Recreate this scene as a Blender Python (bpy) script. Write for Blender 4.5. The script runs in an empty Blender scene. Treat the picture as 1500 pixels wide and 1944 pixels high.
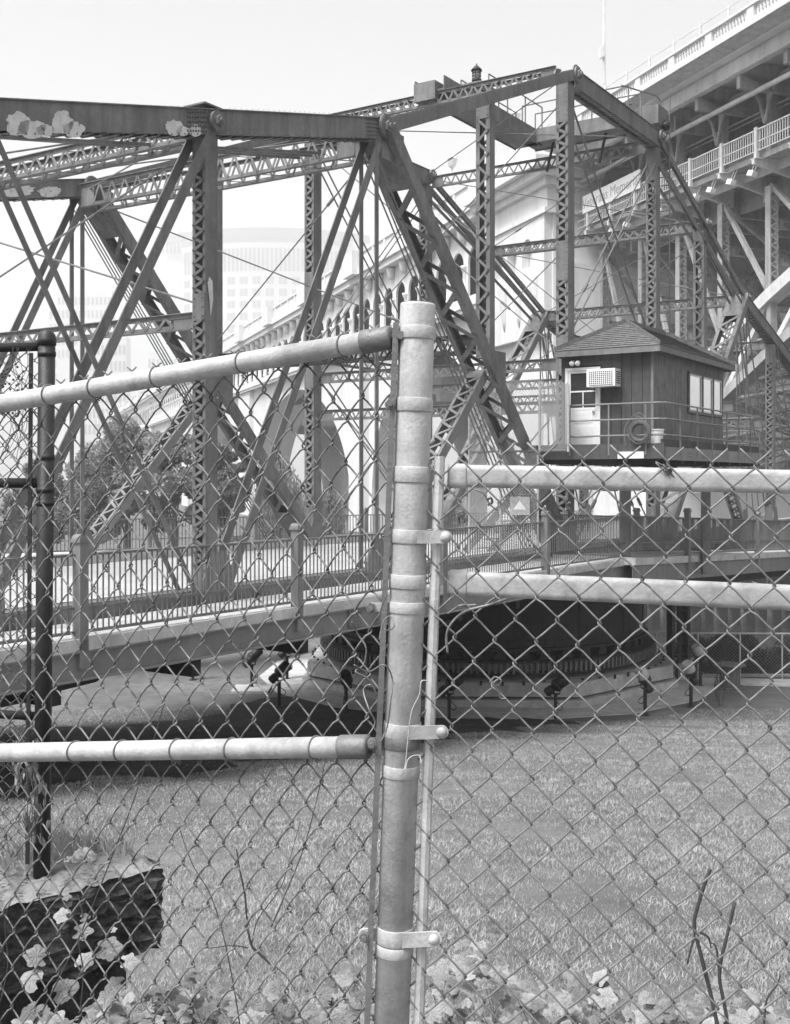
import bpy, math, random
import numpy as np
from mathutils import Vector, Matrix
random.seed(7); rng = np.random.default_rng(7)
sc = bpy.context.scene
R = math.radians

# ------------------------------------------------------------------ camera, sky, sun, exposure
F, CX, HY = 2154.0, 750.0, 908.7            # focal length / principal point, in pixels of the 1500x1944 photograph
cam = bpy.data.cameras.new('camera'); co = bpy.data.objects.new('camera', cam)
sc.collection.objects.link(co); sc.camera = co
cam.sensor_fit = 'HORIZONTAL'; cam.sensor_width = 36; cam.lens = 36 * F / 1500
cam.shift_y = -(972 - HY) / 1500; cam.clip_start = 0.05; cam.clip_end = 4000
co.location = (0, 0, 0); co.rotation_euler = (R(90), 0, 0)

SUN_EL, SUN_AZ = R(60), R(228)              # azimuth clockwise from +Y: behind the camera, a little to the left
w = bpy.data.worlds.new('World'); sc.world = w; w.use_nodes = True
nt = w.node_tree; nt.nodes.clear()
sky = nt.nodes.new('ShaderNodeTexSky'); sky.sky_type = 'NISHITA'; sky.sun_disc = False
sky.sun_elevation = SUN_EL; sky.sun_rotation = SUN_AZ; sky.dust_density = 6; sky.air_density = 1.5
bw = nt.nodes.new('ShaderNodeRGBToBW'); nt.links.new(sky.outputs[0], bw.inputs[0])
b1 = nt.nodes.new('ShaderNodeBackground'); b1.inputs[1].default_value = 0.05; nt.links.new(bw.outputs[0], b1.inputs[0])
b2 = nt.nodes.new('ShaderNodeBackground'); b2.inputs[0].default_value = (1, 1, 1, 1); b2.inputs[1].default_value = 0.04   # cloud cover
ad = nt.nodes.new('ShaderNodeAddShader'); wo = nt.nodes.new('ShaderNodeOutputWorld')
nt.links.new(b1.outputs[0], ad.inputs[0]); nt.links.new(b2.outputs[0], ad.inputs[1]); nt.links.new(ad.outputs[0], wo.inputs[0])
sl = bpy.data.lights.new('sun', 'SUN'); sl.energy = 1.5; sl.angle = R(24); sl.color = (1, 1, 1)
so = bpy.data.objects.new('sun', sl); sc.collection.objects.link(so)
sd = Vector((math.sin(SUN_AZ) * math.cos(SUN_EL), math.cos(SUN_AZ) * math.cos(SUN_EL), math.sin(SUN_EL)))
so.rotation_euler = sd.to_track_quat('Z', 'Y').to_euler()
sc.view_settings.view_transform = 'Standard'; sc.view_settings.look = 'None'
sc.view_settings.gamma = 1; sc.view_settings.use_curve_mapping = False
sc.view_settings.exposure = 1.9
sc.render.engine = 'CYCLES'
cy = sc.cycles; cy.max_bounces = 6; cy.diffuse_bounces = 3; cy.glossy_bounces = 2; cy.transmission_bounces = 3
cy.volume_bounces = 2; cy.transparent_max_bounces = 6; cy.use_denoising = True; cy.caustics_reflective = False; cy.caustics_refractive = False

# ------------------------------------------------------------------ helpers
C = sc.collection
Z = Vector((0, 0, 1))
A_ = R(32.93)
L = Vector((math.sin(A_), math.cos(A_), 0)); T = Vector((-math.cos(A_), math.sin(A_), 0))     # along / across the swing bridge
B_ = R(18.96)
LV = Vector((-math.sin(B_), math.cos(B_), 0)); NV = Vector((math.cos(B_), math.sin(B_), 0))   # along / across the high bridge
def V(*a): return Vector(a)
def at(x, y, Y): return V((x - CX) / F * Y, Y, (HY - y) / F * Y)
def TP(s, D, z): return L * s + T * D + Z * z
def HP(u, d, z): return LV * u + NV * d + Z * z
def link(o): C.objects.link(o); return o
def tag(o, label=None, cat=None, group=None, kind=None):
    if label: o['label'] = label
    if cat: o['category'] = cat
    if group: o['group'] = group
    if kind: o['kind'] = kind
    return o
def empty(name, loc, label, cat, group=None):
    o = bpy.data.objects.new(name, None); o.empty_display_size = .1; o.location = loc; link(o)
    return tag(o, label, cat, group)
def adopt(o, p):
    if p is not None:
        o.parent = p
        m = Matrix.Identity(4); q = p
        if q.type == 'EMPTY': m = Matrix.LocRotScale(q.location, q.rotation_euler, None).inverted()
        o.matrix_parent_inverse = m
    return o
def copy_tree(o, parent=None):
    c = o.copy(); link(c); c.parent = parent
    for ch in o.children: copy_tree(ch, c)
    return c
class MB:
    def __init__(s): s.v = []; s.f = []
    def add(s, vs, fs):
        n = len(s.v); s.v += [tuple(p) for p in vs]; s.f += [tuple(i + n for i in f) for f in fs]; return s
    def obox(s, c, ax, ay, az):     # centre and three half-axis vectors
        c = Vector(c)
        vs = [c + ax * i + ay * j + az * k for k in (-1, 1) for j in (-1, 1) for i in (-1, 1)]
        return s.add(vs, [(0, 2, 3, 1), (4, 5, 7, 6), (0, 1, 5, 4), (2, 6, 7, 3), (0, 4, 6, 2), (1, 3, 7, 5)])
    def beam(s, p0, p1, a, b, side=Z):     # bar p0->p1, width a along 'side', depth b across
        p0 = Vector(p0); p1 = Vector(p1); d = p1 - p0; u = d.normalized()
        sd_ = side - u * side.dot(u)
        if sd_.length < 1e-5: sd_ = Vector((1, 0, 0)) - u * u.x
        sd_.normalize(); n = u.cross(sd_)
        return s.obox((p0 + p1) / 2, d / 2, sd_ * a / 2, n * b / 2)
    def tube(s, pts, r, n=6, caps=True):
        pts = [Vector(p) for p in pts]; rings = []; m = len(pts); ref = None
        rr = r if hasattr(r, '__len__') else [r] * m
        for i, p in enumerate(pts):
            d = (pts[min(i + 1, m - 1)] - pts[max(i - 1, 0)]).normalized()
            if ref is None: ref = d.orthogonal().normalized()
            ref = (ref - d * ref.dot(d))
            ref = ref.normalized() if ref.length > 1e-6 else d.orthogonal().normalized()
            b = d.cross(ref)
            rings.append([p + (ref * math.cos(2 * math.pi * k / n) + b * math.sin(2 * math.pi * k / n)) * rr[i] for k in range(n)])
        vs = [q for g in rings for q in g]
        fs = [(i * n + k, i * n + (k + 1) % n, (i + 1) * n + (k + 1) % n, (i + 1) * n + k) for i in range(m - 1) for k in range(n)]
        if caps: fs += [tuple(range(n))[::-1], tuple((m - 1) * n + k for k in range(n))]
        return s.add(vs, fs)
    def cyl(s, p0, p1, r, n=12, r1=None): return s.tube([p0, p1], [r, r if r1 is None else r1], n)
    def lathe(s, base, prof, n=16, axis=Z):
        axis = axis.normalized(); a = axis.orthogonal().normalized(); b = axis.cross(a); base = Vector(base)
        vs = []; fs = []; m = len(prof)
        for (r, h) in prof:
            vs += [base + axis * h + (a * math.cos(2 * math.pi * k / n) + b * math.sin(2 * math.pi * k / n)) * max(r, 1e-4) for k in range(n)]
        fs = [(i * n + k, i * n + (k + 1) % n, (i + 1) * n + (k + 1) % n, (i + 1) * n + k) for i in range(m - 1) for k in range(n)]
        fs += [tuple(range(n))[::-1], tuple((m - 1) * n + k for k in range(n))]
        return s.add(vs, fs)
    def prism(s, poly, d):      # closed 3D polygon swept by vector d
        n = len(poly); vs = [Vector(p) for p in poly] + [Vector(p) + d for p in poly]
        return s.add(vs, [tuple(range(n))[::-1], tuple(range(n, 2 * n))] + [(i, (i + 1) % n, (i + 1) % n + n, i + n) for i in range(n)])
    def mesh(s, name, mat, smooth=False):
        me = bpy.data.meshes.new(name); me.from_pydata(s.v, [], s.f); me.materials.append(mat)
        if smooth: me.shade_smooth()
        me.update(); return me
    def build(s, name, mat, parent=None, smooth=False, kind=None, label=None):
        o = bpy.data.objects.new(name, s.mesh(name, mat, smooth)); link(o); adopt(o, parent)
        if kind: o['kind'] = kind
        if label: o['label'] = label
        return o
def inst(name, me, mtx, parent):
    o = bpy.data.objects.new(name, me); link(o); o.parent = parent
    o.matrix_parent_inverse = (Matrix.LocRotScale(parent.location, parent.rotation_euler, None).inverted()
                               if parent.type == 'EMPTY' else Matrix.Identity(4))
    if parent.type != 'EMPTY' and parent.parent is not None: pass
    o.matrix_basis = mtx; return o
def frame(o, x, y, z):      # matrix with the given axes
    m = Matrix.Identity(4)
    for i, a in enumerate((x, y, z)): m.col[i][:3] = a[:]
    m.col[3][:3] = o[:]
    return m
def catmull(pts, k=6):
    pts = [Vector(p) for p in pts]; out = []
    for i in range(len(pts) - 1):
        a, b, c, d = pts[max(i - 1, 0)], pts[i], pts[i + 1], pts[min(i + 2, len(pts) - 1)]
        for j in range(k):
            t = j / k
            out.append(.5 * ((2 * b) + (c - a) * t + (2 * a - 5 * b + 4 * c - d) * t * t + (3 * b - a - 3 * c + d) * t ** 3))
    return out + [pts[-1]]

# ------------------------------------------------------------------ materials (all neutral grey: the photograph is black and white)
def mat(name, base, rough=.6, var=.25, scale=3., bump=.15, bscale=40., metal=0., streak=0., streak_scale=6., spec=.4, rand=0., coords='Object', dark=None, dscale=1.5, dthr=(.55, .7)):
    m = bpy.data.materials.new(name); m.use_nodes = True; n = m.node_tree; N = n.nodes; K = n.links
    bs = N['Principled BSDF']; bs.inputs['Roughness'].default_value = rough; bs.inputs['Metallic'].default_value = metal
    bs.inputs['Specular IOR Level'].default_value = spec
    tc = N.new('ShaderNodeTexCoord'); co_ = tc.outputs[coords]
    def noise(sc_, det=4, vec=None, ro=.6):
        x = N.new('ShaderNodeTexNoise'); x.inputs['Scale'].default_value = sc_; x.inputs['Detail'].default_value = det
        x.inputs['Roughness'].default_value = ro; K.new(vec or co_, x.inputs['Vector']); return x.outputs['Fac']
    def mth(op, a, b):
        x = N.new('ShaderNodeMath'); x.operation = op
        for i, q in enumerate((a, b)):
            if isinstance(q, (int, float)): x.inputs[i].default_value = q
            else: K.new(q, x.inputs[i])
        return x.outputs[0]
    def ramp(a, lo, hi, o0, o1):
        x = N.new('ShaderNodeMapRange'); K.new(a, x.inputs[0]); x.inputs[1].default_value = lo; x.inputs[2].default_value = hi
        x.inputs[3].default_value = o0; x.inputs[4].default_value = o1; return x.outputs[0]
    v = ramp(noise(scale), .3, .7, base * (1 - var), base * (1 + var))
    v = mth('MULTIPLY', v, ramp(noise(scale * 9, 3), .3, .7, 1 - var * .4, 1 + var * .4))
    if streak:
        mp = N.new('ShaderNodeMapping'); K.new(co_, mp.inputs[0]); mp.inputs['Scale'].default_value = (streak_scale, streak_scale, streak_scale * .06)
        v = mth('MULTIPLY', v, ramp(noise(1., 5, mp.outputs[0]), .4, .75, 1., 1 - streak))
    if dark is not None:
        k = ramp(noise(dscale, 6, ro=.7), dthr[0], dthr[1], 0, 1)
        x = N.new('ShaderNodeMix'); K.new(k, x.inputs[0]); K.new(v, x.inputs[2]); x.inputs[3].default_value = dark; v = x.outputs[0]
    if rand:
        oi = N.new('ShaderNodeObjectInfo'); v = mth('MULTIPLY', v, ramp(oi.outputs['Random'], 0, 1, 1 - rand, 1 + rand))
    cb = N.new('ShaderNodeCombineColor')
    for i in range(3): K.new(v, cb.inputs[i])
    K.new(cb.outputs[0], bs.inputs['Base Color'])
    if bump:
        bm = N.new('ShaderNodeBump'); bm.inputs['Strength'].default_value = bump; bm.inputs['Distance'].default_value = .02
        K.new(noise(bscale, 4), bm.inputs['Height']); K.new(bm.outputs[0], bs.inputs['Normal'])
    return m
M = dict(
 steel=mat('painted_steel', .18, .5, .26, 1.1, .12, 60, streak=.4, streak_scale=5),
 steel2=mat('painted_steel_weathered', .21, .55, .2, .8, .1, 60, streak=.25, streak_scale=4),
 dsteel=mat('dark_and_shaded_steel', .03, .65, .35, 1.2, .15, 30, streak=.3),  # near black; on the deck's underside the shade is in the colour
 hsteel=mat('high_bridge_steel', .38, .6, .25, .5, .05, 20, streak=.35, streak_scale=2),  # base raised: distance haze is put into the steel colour
 hsteel_l=mat('high_bridge_light_steel', .66, .6, .15, .5, .05, 20, streak=.25, streak_scale=2),  # likewise paler, with the haze in its base colour
 primer=mat('bare_primer', .62, .8, .15, 6, .2, 50, dark=.25, dscale=9, dthr=(.6, .63)),
 galv=mat('galvanized_steel', .47, .45, .2, 14, .14, 160, metal=.0, streak=.28, streak_scale=25, dark=.24, dscale=18, dthr=(.54, .78)),
 galv_d=mat('galvanized_dull', .17, .5, .2, 20, .15, 120, metal=.2, dark=.1, dscale=20, dthr=(.55, .7)),
 wire=mat('fence_wire', .18, .5, .3, 30, 0, metal=.15, dark=.1, dscale=25, dthr=(.5, .65)),
 wire_l=mat('gate_wire', .19, .5, .35, 30, 0, metal=.2, dark=.06, dscale=25, dthr=(.48, .62)),
 wire_d=mat('old_fence_wire', .09, .6, .3, 30, 0, metal=.3),
 black=mat('black_painted_post', .022, .5, .4, 6, .15, 90, dark=.08, dscale=30, dthr=(.68, .75)),
 conc=mat('concrete', .52, .85, .18, 1.5, .3, 30, streak=.25, streak_scale=3, dark=.2, dscale=2.5, dthr=(.55, .8)),
 conc_w=mat('viaduct_concrete', .68, .85, .07, .25, .1, 8, streak=.14, streak_scale=1.2),
 conc_d=mat('block_side_concrete', .05, .95, .6, 9, .9, 26, dark=.12, dscale=30, dthr=(.62, .72)),  # much darker base than the block top
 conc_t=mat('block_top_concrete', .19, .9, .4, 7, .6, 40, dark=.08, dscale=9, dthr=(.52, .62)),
 asphalt=mat('roadway_surface', .42, .9, .1, 2, .2, 60, streak=0),
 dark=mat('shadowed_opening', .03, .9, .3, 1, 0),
 city=mat('city_stone', .42, .8, .08, .05, 0), city_d=mat('city_window', .1, .4, .1, .05, 0),
 white=mat('white_paint', .8, .5, .08, 3, .05, 60, dark=.45, dscale=8, dthr=(.6, .8)),
 siding=mat('stained_siding', .075, .75, .2, 3, .3, 70, streak=.3, streak_scale=22),
 siding_l=mat('weathered_siding_lit', .2, .8, .22, 3, .3, 70, streak=.45, streak_scale=30),  # same boards, paler: the brighter light on that wall is in the colour
 roofing=mat('asphalt_shingles', .15, .9, .3, 9, .5, 90),
 trim=mat('eave_board', .17, .7, .2, 4, .2, 60),
 bark=mat('bark', .09, .95, .4, 4, .6, 20), rope=mat('rope', .2, .9, .2, 20, .2, 90),
 wood=mat('weathered_wood', .15, .85, .3, 8, .3, 60, streak=.4, streak_scale=12),
 rock=mat('rock', .42, .9, .35, 14, .6, 30), pile=mat('rusty_sheet_piling', .05, .8, .6, .7, .2, 10, streak=.5, streak_scale=2, dark=.35, dscale=.5, dthr=(.58, .62)),
 dry=mat('dry_stem', .07, .9, .3, 30, .2, 90), tendril=mat('pale_tendril', .4, .8, .2, 20, 0),
 lamp_glass=mat('lamp_glass', .6, .15, .1, 5, 0), ring=mat('faded_ring', .09, .7, .3, 12, .2, 60),
)
def foliage(name, base, var=.5, sc_=.9, trans=.35, rd=.1):
    m = mat(name, base, .6, var, sc_, 0, rand=rd, spec=.3); n = m.node_tree; N = n.nodes
    bs = N['Principled BSDF']; tr = N.new('ShaderNodeBsdfTranslucent'); mx = N.new('ShaderNodeMixShader'); mx.inputs[0].default_value = trans
    n.links.new(bs.inputs['Base Color'].links[0].from_socket, tr.inputs[0])
    out = [q for q in N if q.type == 'OUTPUT_MATERIAL'][0]
    n.links.new(bs.outputs[0], mx.inputs[1]); n.links.new(tr.outputs[0], mx.inputs[2]); n.links.new(mx.outputs[0], out.inputs[0]); return m
M['leaf'] = foliage('vine_leaf', .25, .2, 4, .25, .5); M['tree'] = foliage('tree_leaf', .3, .45, .35); M['willow'] = foliage('willow_leaf', .26, .35, .5)  # tree base raised to put distance haze into the leaf colour
M['grass'] = foliage('grass_blade', .36, .3, 3.2, .3); M['bush_d'] = foliage('dark_weeds', .05, .4, 1); M['bush'] = foliage('bush_leaf', .11, .4, 1)
def veins(m):      # paler veins fanning out from the leaf stalk
    n = m.node_tree; N = n.nodes; K = n.links; tc = N.new('ShaderNodeTexCoord'); sp = N.new('ShaderNodeSeparateXYZ'); K.new(tc.outputs['Object'], sp.inputs[0])
    def mt(op, a, b=None):
        x = N.new('ShaderNodeMath'); x.operation = op
        for i, q in enumerate((a, b)):
            if q is None: continue
            if isinstance(q, (int, float)): x.inputs[i].default_value = q
            else: K.new(q, x.inputs[i])
        return x.outputs[0]
    an = mt('ARCTAN2', sp.outputs[1], mt('ADD', sp.outputs[0], .4)); f = mt('FRACT', mt('MULTIPLY', mt('ADD', an, 6.2832 + .3142), 5 / 3.1416)); d = mt('ABSOLUTE', mt('SUBTRACT', f, .5))
    rad = mt('SQRT', mt('ADD', mt('POWER', mt('ADD', sp.outputs[0], .4), 2), mt('MULTIPLY', sp.outputs[1], sp.outputs[1])))
    main = mt('LESS_THAN', mt('MULTIPLY', mt('SUBTRACT', .5, d), rad), .012)
    g = mt('FRACT', mt('ADD', mt('MULTIPLY', rad, 7), mt('MULTIPLY', mt('SUBTRACT', .5, d), 3))); side = mt('LESS_THAN', g, .16)
    v = mt('ADD', mt('MULTIPLY', main, .45), mt('MULTIPLY', side, .14)); bs = N['Principled BSDF']; src = bs.inputs['Base Color'].links[0].from_socket
    mx = N.new('ShaderNodeMix'); mx.data_type = 'RGBA'; K.new(v, mx.inputs[0]); K.new(src, mx.inputs[6]); mx.inputs[7].default_value = (.42, .42, .42, 1); K.new(mx.outputs[2], bs.inputs['Base Color'])
veins(M['leaf']); M['litter'] = foliage('leaf_litter', .05, .5, 9, .1)
def ground_mat():
    m = mat('lawn_soil', .13, .95, .35, .35, .9, 9, dark=.1, dscale=2.2, dthr=(.5, .66)); return m
M['soil'] = ground_mat(); M['shade_soil'] = mat('soil_with_deck_shade', .028, .95, .5, .9, .9, 14)  # second soil is near black to hold the deck's shadow
def glass_mat():
    m = bpy.data.materials.new('window_glass'); m.use_nodes = True; b = m.node_tree.nodes['Principled BSDF']
    b.inputs['Base Color'].default_value = (.8, .8, .8, 1); b.inputs['Roughness'].default_value = .02; b.inputs['Metallic'].default_value = 1
    b.inputs['Specular IOR Level'].default_value = 1.; b.inputs['IOR'].default_value = 2.6; return m
M['glass'] = glass_mat(); M['dglass'] = mat('dark_door_glass', .04, .1, .2, 3, 0, spec=.8)
def water_mat():
    m = mat('river_water', .02, .06, .1, 1, 0, spec=.6); n = m.node_tree; N = n.nodes; bm = N.new('ShaderNodeBump'); nz = N.new('ShaderNodeTexNoise')
    tc = N.new('ShaderNodeTexCoord'); mp = N.new('ShaderNodeMapping'); mp.inputs['Scale'].default_value = (.5, 2.2, 1); n.links.new(tc.outputs['Object'], mp.inputs[0])
    n.links.new(mp.outputs[0], nz.inputs['Vector']); nz.inputs['Scale'].default_value = 1.6; nz.inputs['Detail'].default_value = 5
    bm.inputs['Strength'].default_value = .25; bm.inputs['Distance'].default_value = .1
    n.links.new(nz.outputs['Fac'], bm.inputs['Height']); n.links.new(bm.outputs[0], N['Principled BSDF'].inputs['Normal']); return m
M['water'] = water_mat()

# ------------------------------------------------------------------ ground, river
def gz(x, y):
    z = -2.84 - (y - 5.75) * .1528
    if y < 5.75: z = -2.0 - (y - 3.5) * .3733
    if y < 3.5: z = min(-2.0 + (3.5 - y) * .12, -1.75)
    if y > 32.3: z = -6.9
    return max(z, -6.9) if y > 5 else z
def build_ground():
    mb = MB(); xs = sorted(set([-900, -300, -120, -60, -40] + [x * 1.0 for x in range(-30, 31)] + [8.0, 60, 120, 300, 900]))
    ys = [-40, -10, 0, 1, 2, 3] + [y * .75 for y in range(5, 53)] + [39.7]
    ys = sorted(set(ys))
    nx = len(xs); vs = []
    for y in ys:
        for x in xs:
            vs.append((x, y, gz(x, y) + (.05 * math.sin(x * 1.3 + y) * math.sin(y * .9 - x * .4) if 3 < y < 30 else 0)))
    fs = [(j * nx + i, j * nx + i + 1, (j + 1) * nx + i + 1, (j + 1) * nx + i) for j in range(len(ys) - 1) for i in range(nx - 1)]
    mb.add(vs, fs)
    mb.add([(-900, 39.7, -6.9), (8, 39.7, -6.9), (8, 78, -6.9), (-900, 78, -6.9)], [(0, 1, 2, 3)])
    mb.add([(-900, 78, -6.9), (900, 78, -6.2), (1200, 2200, -6.2), (-1200, 2200, -6.9)], [(0, 1, 2, 3)])
    o = mb.build('ground', M['soil'], kind='structure')
    wb = MB().add([(7.5, 39.4, -8.7), (900, 39.4, -8.7), (900, 78.4, -8.7), (7.5, 78.4, -8.7)], [(0, 1, 2, 3)])
    wb.build('river_water', M['water'], kind='structure')
build_ground()
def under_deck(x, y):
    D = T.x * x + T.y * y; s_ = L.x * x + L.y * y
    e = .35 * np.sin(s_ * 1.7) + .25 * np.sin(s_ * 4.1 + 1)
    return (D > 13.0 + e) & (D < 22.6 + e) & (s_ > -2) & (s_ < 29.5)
def deck_shade_soil():  # grassless strip under the deck, its shadow painted as dark ground
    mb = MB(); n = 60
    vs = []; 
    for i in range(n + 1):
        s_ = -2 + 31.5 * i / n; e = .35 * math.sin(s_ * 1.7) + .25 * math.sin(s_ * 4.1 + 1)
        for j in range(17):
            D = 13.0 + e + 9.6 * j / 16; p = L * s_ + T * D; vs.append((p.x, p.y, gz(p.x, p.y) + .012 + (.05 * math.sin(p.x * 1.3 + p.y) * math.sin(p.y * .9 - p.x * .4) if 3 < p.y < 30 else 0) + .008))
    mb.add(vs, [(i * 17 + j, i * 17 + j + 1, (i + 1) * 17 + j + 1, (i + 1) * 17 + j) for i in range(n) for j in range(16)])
    mb.build('deck_shade_soil', M['shade_soil'], kind='structure')
deck_shade_soil()
def build_grass():
    # lawn blades, one triangle each, denser towards the camera; tufts come from a low-frequency density
    n = 700000
    y = 5.8 + 28.2 * rng.random(n) ** 1.45; x = (rng.random(n) * 2 - 1) * (y * .41 + 1.2)
    d = .5 + .12 * np.sin(x * 5.1 + 1.9 * np.sin(y * 3.7)) + .14 * np.sin(y * 4.3 + 3 * np.sin(x * 2.3 + .9 * y)) + .12 * np.sin(x * .9 - y * 1.3 + 2 * np.sin(x * .7))
    keep = rng.random(n) < (.35 + .65 * d); x = x[keep]; y = y[keep]; d = d[keep]; n = len(x)
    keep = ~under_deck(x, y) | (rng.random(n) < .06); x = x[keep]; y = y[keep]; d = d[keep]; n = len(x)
    keep = ~(((x - 3.24) ** 2 + (y - 40.3) ** 2 < 8.7 ** 2)); x = x[keep]; y = y[keep]; d = d[keep]; n = len(x)
    gzv = np.where(y > 32.3, -6.9, np.maximum(-2.84 - (y - 5.75) * .1528, -6.9)); gzv += .05 * np.sin(x * 1.3 + y) * np.sin(y * .9 - x * .4) * (y < 30)
    h = (.012 + .024 * rng.random(n) * (0.4 + d)) * (1 + y * .012); wd = (.0026 + .003 * rng.random(n)) * (1 + y * .06)
    a = rng.random(n) * 2 * np.pi; b = rng.random(n) * 2 * np.pi; ln = h * (.3 + 1.3 * rng.random(n))
    co_ = np.empty((n, 3, 3), np.float32)
    co_[:, 0] = np.stack([x - np.cos(a) * wd, y - np.sin(a) * wd, gzv - .01], 1)
    co_[:, 1] = np.stack([x + np.cos(a) * wd, y + np.sin(a) * wd, gzv - .01], 1)
    co_[:, 2] = np.stack([x + np.cos(b) * ln, y + np.sin(b) * ln, gzv + h], 1)
    me = bpy.data.meshes.new('lawn_grass'); me.vertices.add(n * 3); me.vertices.foreach_set('co', co_.ravel())
    me.loops.add(n * 3); me.loops.foreach_set('vertex_index', np.arange(n * 3, dtype=np.int32)); me.polygons.add(n)
    me.polygons.foreach_set('loop_start', np.arange(0, n * 3, 3, dtype=np.int32)); me.update(calc_edges=True)
    me.materials.append(M['grass']); o = link(bpy.data.objects.new('lawn_grass', me)); tag(o, 'short mown grass covering the lawn between fence and bridge pier', 'grass', kind='stuff')
build_grass()
# sheet piling along the far bank, each pile an object
bank = empty('retaining_wall', V(30, 78, -8.7), 'dark stained sheet pile retaining wall along the far bank of the river', 'retaining wall')
pm = MB().obox(V(0, 0, 0), V(.42, 0, 0), V(0, .1, 0), V(0, 0, 1.25)).mesh('sheet_pile', M['pile'])
for i in range(34):
    inst('sheet_pile', pm, Matrix.Translation(V(8.5 + i * .92, 77.9 - (i % 2) * .16, -7.4 + random.uniform(-.06, .06))), bank)
MB().obox(V(24, 78.2, -6.05), V(17, 0, 0), V(0, .5, 0), V(0, 0, .18)).build('cap_beam', M['conc'], bank)
nb = empty('river_wall', V(20, 39.6, -8.7), 'low concrete river wall under the chain link fence at lawn edge', 'river wall')
MB().obox(V(34, 39.62, -7.8), V(26, 0, 0), V(0, .16, 0), V(0, 0, .96)).build('wall_face', M['conc'], nb)
MB().obox(V(7.84, 59, -7.8), V(.16, 0, 0), V(0, 19, 0), V(0, 0, .96)).build('wall_face', M['conc'], nb)

# ------------------------------------------------------------------ members of riveted trusses
def rivet_mesh():
    return MB().lathe(V(0, 0, 0), [(.022, 0), (.018, .010), (.008, .016)], 6).mesh('rivet', M['steel'], True)
def add_rivet(mb, p, n, r=.02):
    mb.lathe(p, [(r, 0), (r * .8, r * .5), (r * .3, r * .8)], 6, n)
def rivet_grid(mb, p, a, b, na, nb_, n, r=.02):
    for i in range(na):
        for j in range(nb_): add_rivet(mb, p + a * i + b * j, n, r)
indiv = {'bar': 0}
def laced(name, p0, p1, S, ws, hn, pitch, barw, cover=0, lace=(-1, 1), batten=.6, parent=None, m='steel', single=False, flange=.07, riv=True, cross=False, mids=(), plate=.02, label=None):
    """Two web plates side by side (apart by ws along S), joined by lacing on the faces +-N."""
    p0 = Vector(p0); p1 = Vector(p1); d = p1 - p0; ln = d.length; u = d / ln
    S = (S - u * S.dot(u)).normalized(); N = S.cross(u).normalized()      # for an upright post with S=T this is -L or +L
    mb = MB()
    for k in (-1, 1):
        c = (p0 + p1) / 2 + S * k * (ws / 2)
        mb.obox(c, d / 2, S * plate / 2, N * hn / 2)
        for q in (-1, 1):
            mb.obox(c - S * k * (flange / 2 + plate / 2) + N * q * (hn / 2 - .008), d / 2, S * flange / 2, N * .008)
    for q in ((cover,) if cover else ()):
        mb.obox((p0 + p1) / 2 + N * q * (hn / 2 + .01), d / 2, S * (ws / 2 + .05), N * .01)
    bats = [(0, batten), (ln - batten, ln)] + [(a * ln - batten / 2, a * ln + batten / 2) for a in mids]
    for a, b in bats:
        for q in lace:
            mb.obox(p0 + u * (a + b) / 2 + N * q * (hn / 2 + .008), u * (b - a) / 2, S * ws / 2, N * .008)
    o = mb.build(name, M[m], parent, label=label)
    rb = MB()
    if riv:
        for a, b in bats:
            for q in lace:
                for k in (-1, 1):
                    nn = max(2, int((b - a) / .13))
                    for i in range(nn): add_rivet(rb, p0 + u * (a + (i + .5) * (b - a) / nn) + S * k * (ws / 2 - .05) + N * q * (hn / 2 + .016), N * q)
        if riv == 2:
            for k in (-1,):
                nn = int(ln / .16)
                for i in range(nn):
                    for q in (-1, 1): add_rivet(rb, p0 + u * (i + .5) * ln / nn + S * k * (ws / 2 + plate / 2) + N * q * (hn / 2 - .05), S * k, .016)
        if rb.v: rb.build('rivet_rows', M[m], o, True, 'stuff')
    # lacing bars
    nseg = max(2, int(round((ln - 2 * batten) / (pitch / 2)))); st = (ln - 2 * batten) / nseg
    joined = MB(); bars = {}
    for q in lace:
        front = (q == lace[0])
        for i in range(nseg):
            a = batten + i * st; b = a + st
            if any(abs((a + b) / 2 - x * ln) < batten / 2 for x in mids): continue
            for flip in ((0, 1) if cross else (0,)):
                k = 1 if (i + flip) % 2 else -1
                e = ws / 2 - .035
                off = .012 + (.016 if (i % 2) else 0)
                q0 = p0 + u * a + S * k * e + N * q * (hn / 2 + off); q1 = p0 + u * b - S * k * e + N * q * (hn / 2 + off)
                if single and front:
                    dd = (q1 - q0); key = 'b'
                    if key not in bars:
                        l_ = dd.length; bm_ = MB().obox(V(0, 0, 0), V(l_ / 2, 0, 0), V(0, barw / 2, 0), V(0, 0, .006))
                        for e_ in (-1, 1): bm_.lathe(V(e_ * l_ / 2, 0, -.006), [(barw * .5, 0), (barw * .5, .012)], 8); bm_.lathe(V(e_ * (l_ / 2 - .01), 0, .004), [(.02, 0), (.012, .014)], 6)
                        bars[key] = bm_.mesh('lacing_bar', M[m])
                    x = dd.normalized(); zz = N * q; yy = zz.cross(x)
                    ob = inst('lacing_bar', bars[key], frame((q0 + q1) / 2, x, yy, zz), o); indiv['bar'] += 1
                    ob.matrix_parent_inverse = Matrix.Identity(4)
                else:
                    joined.beam(q0, q1, barw, .012, (q1 - q0).cross(N))
    if joined.v: joined.build('lacing', M[m], o, kind='stuff')
    return o
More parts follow.
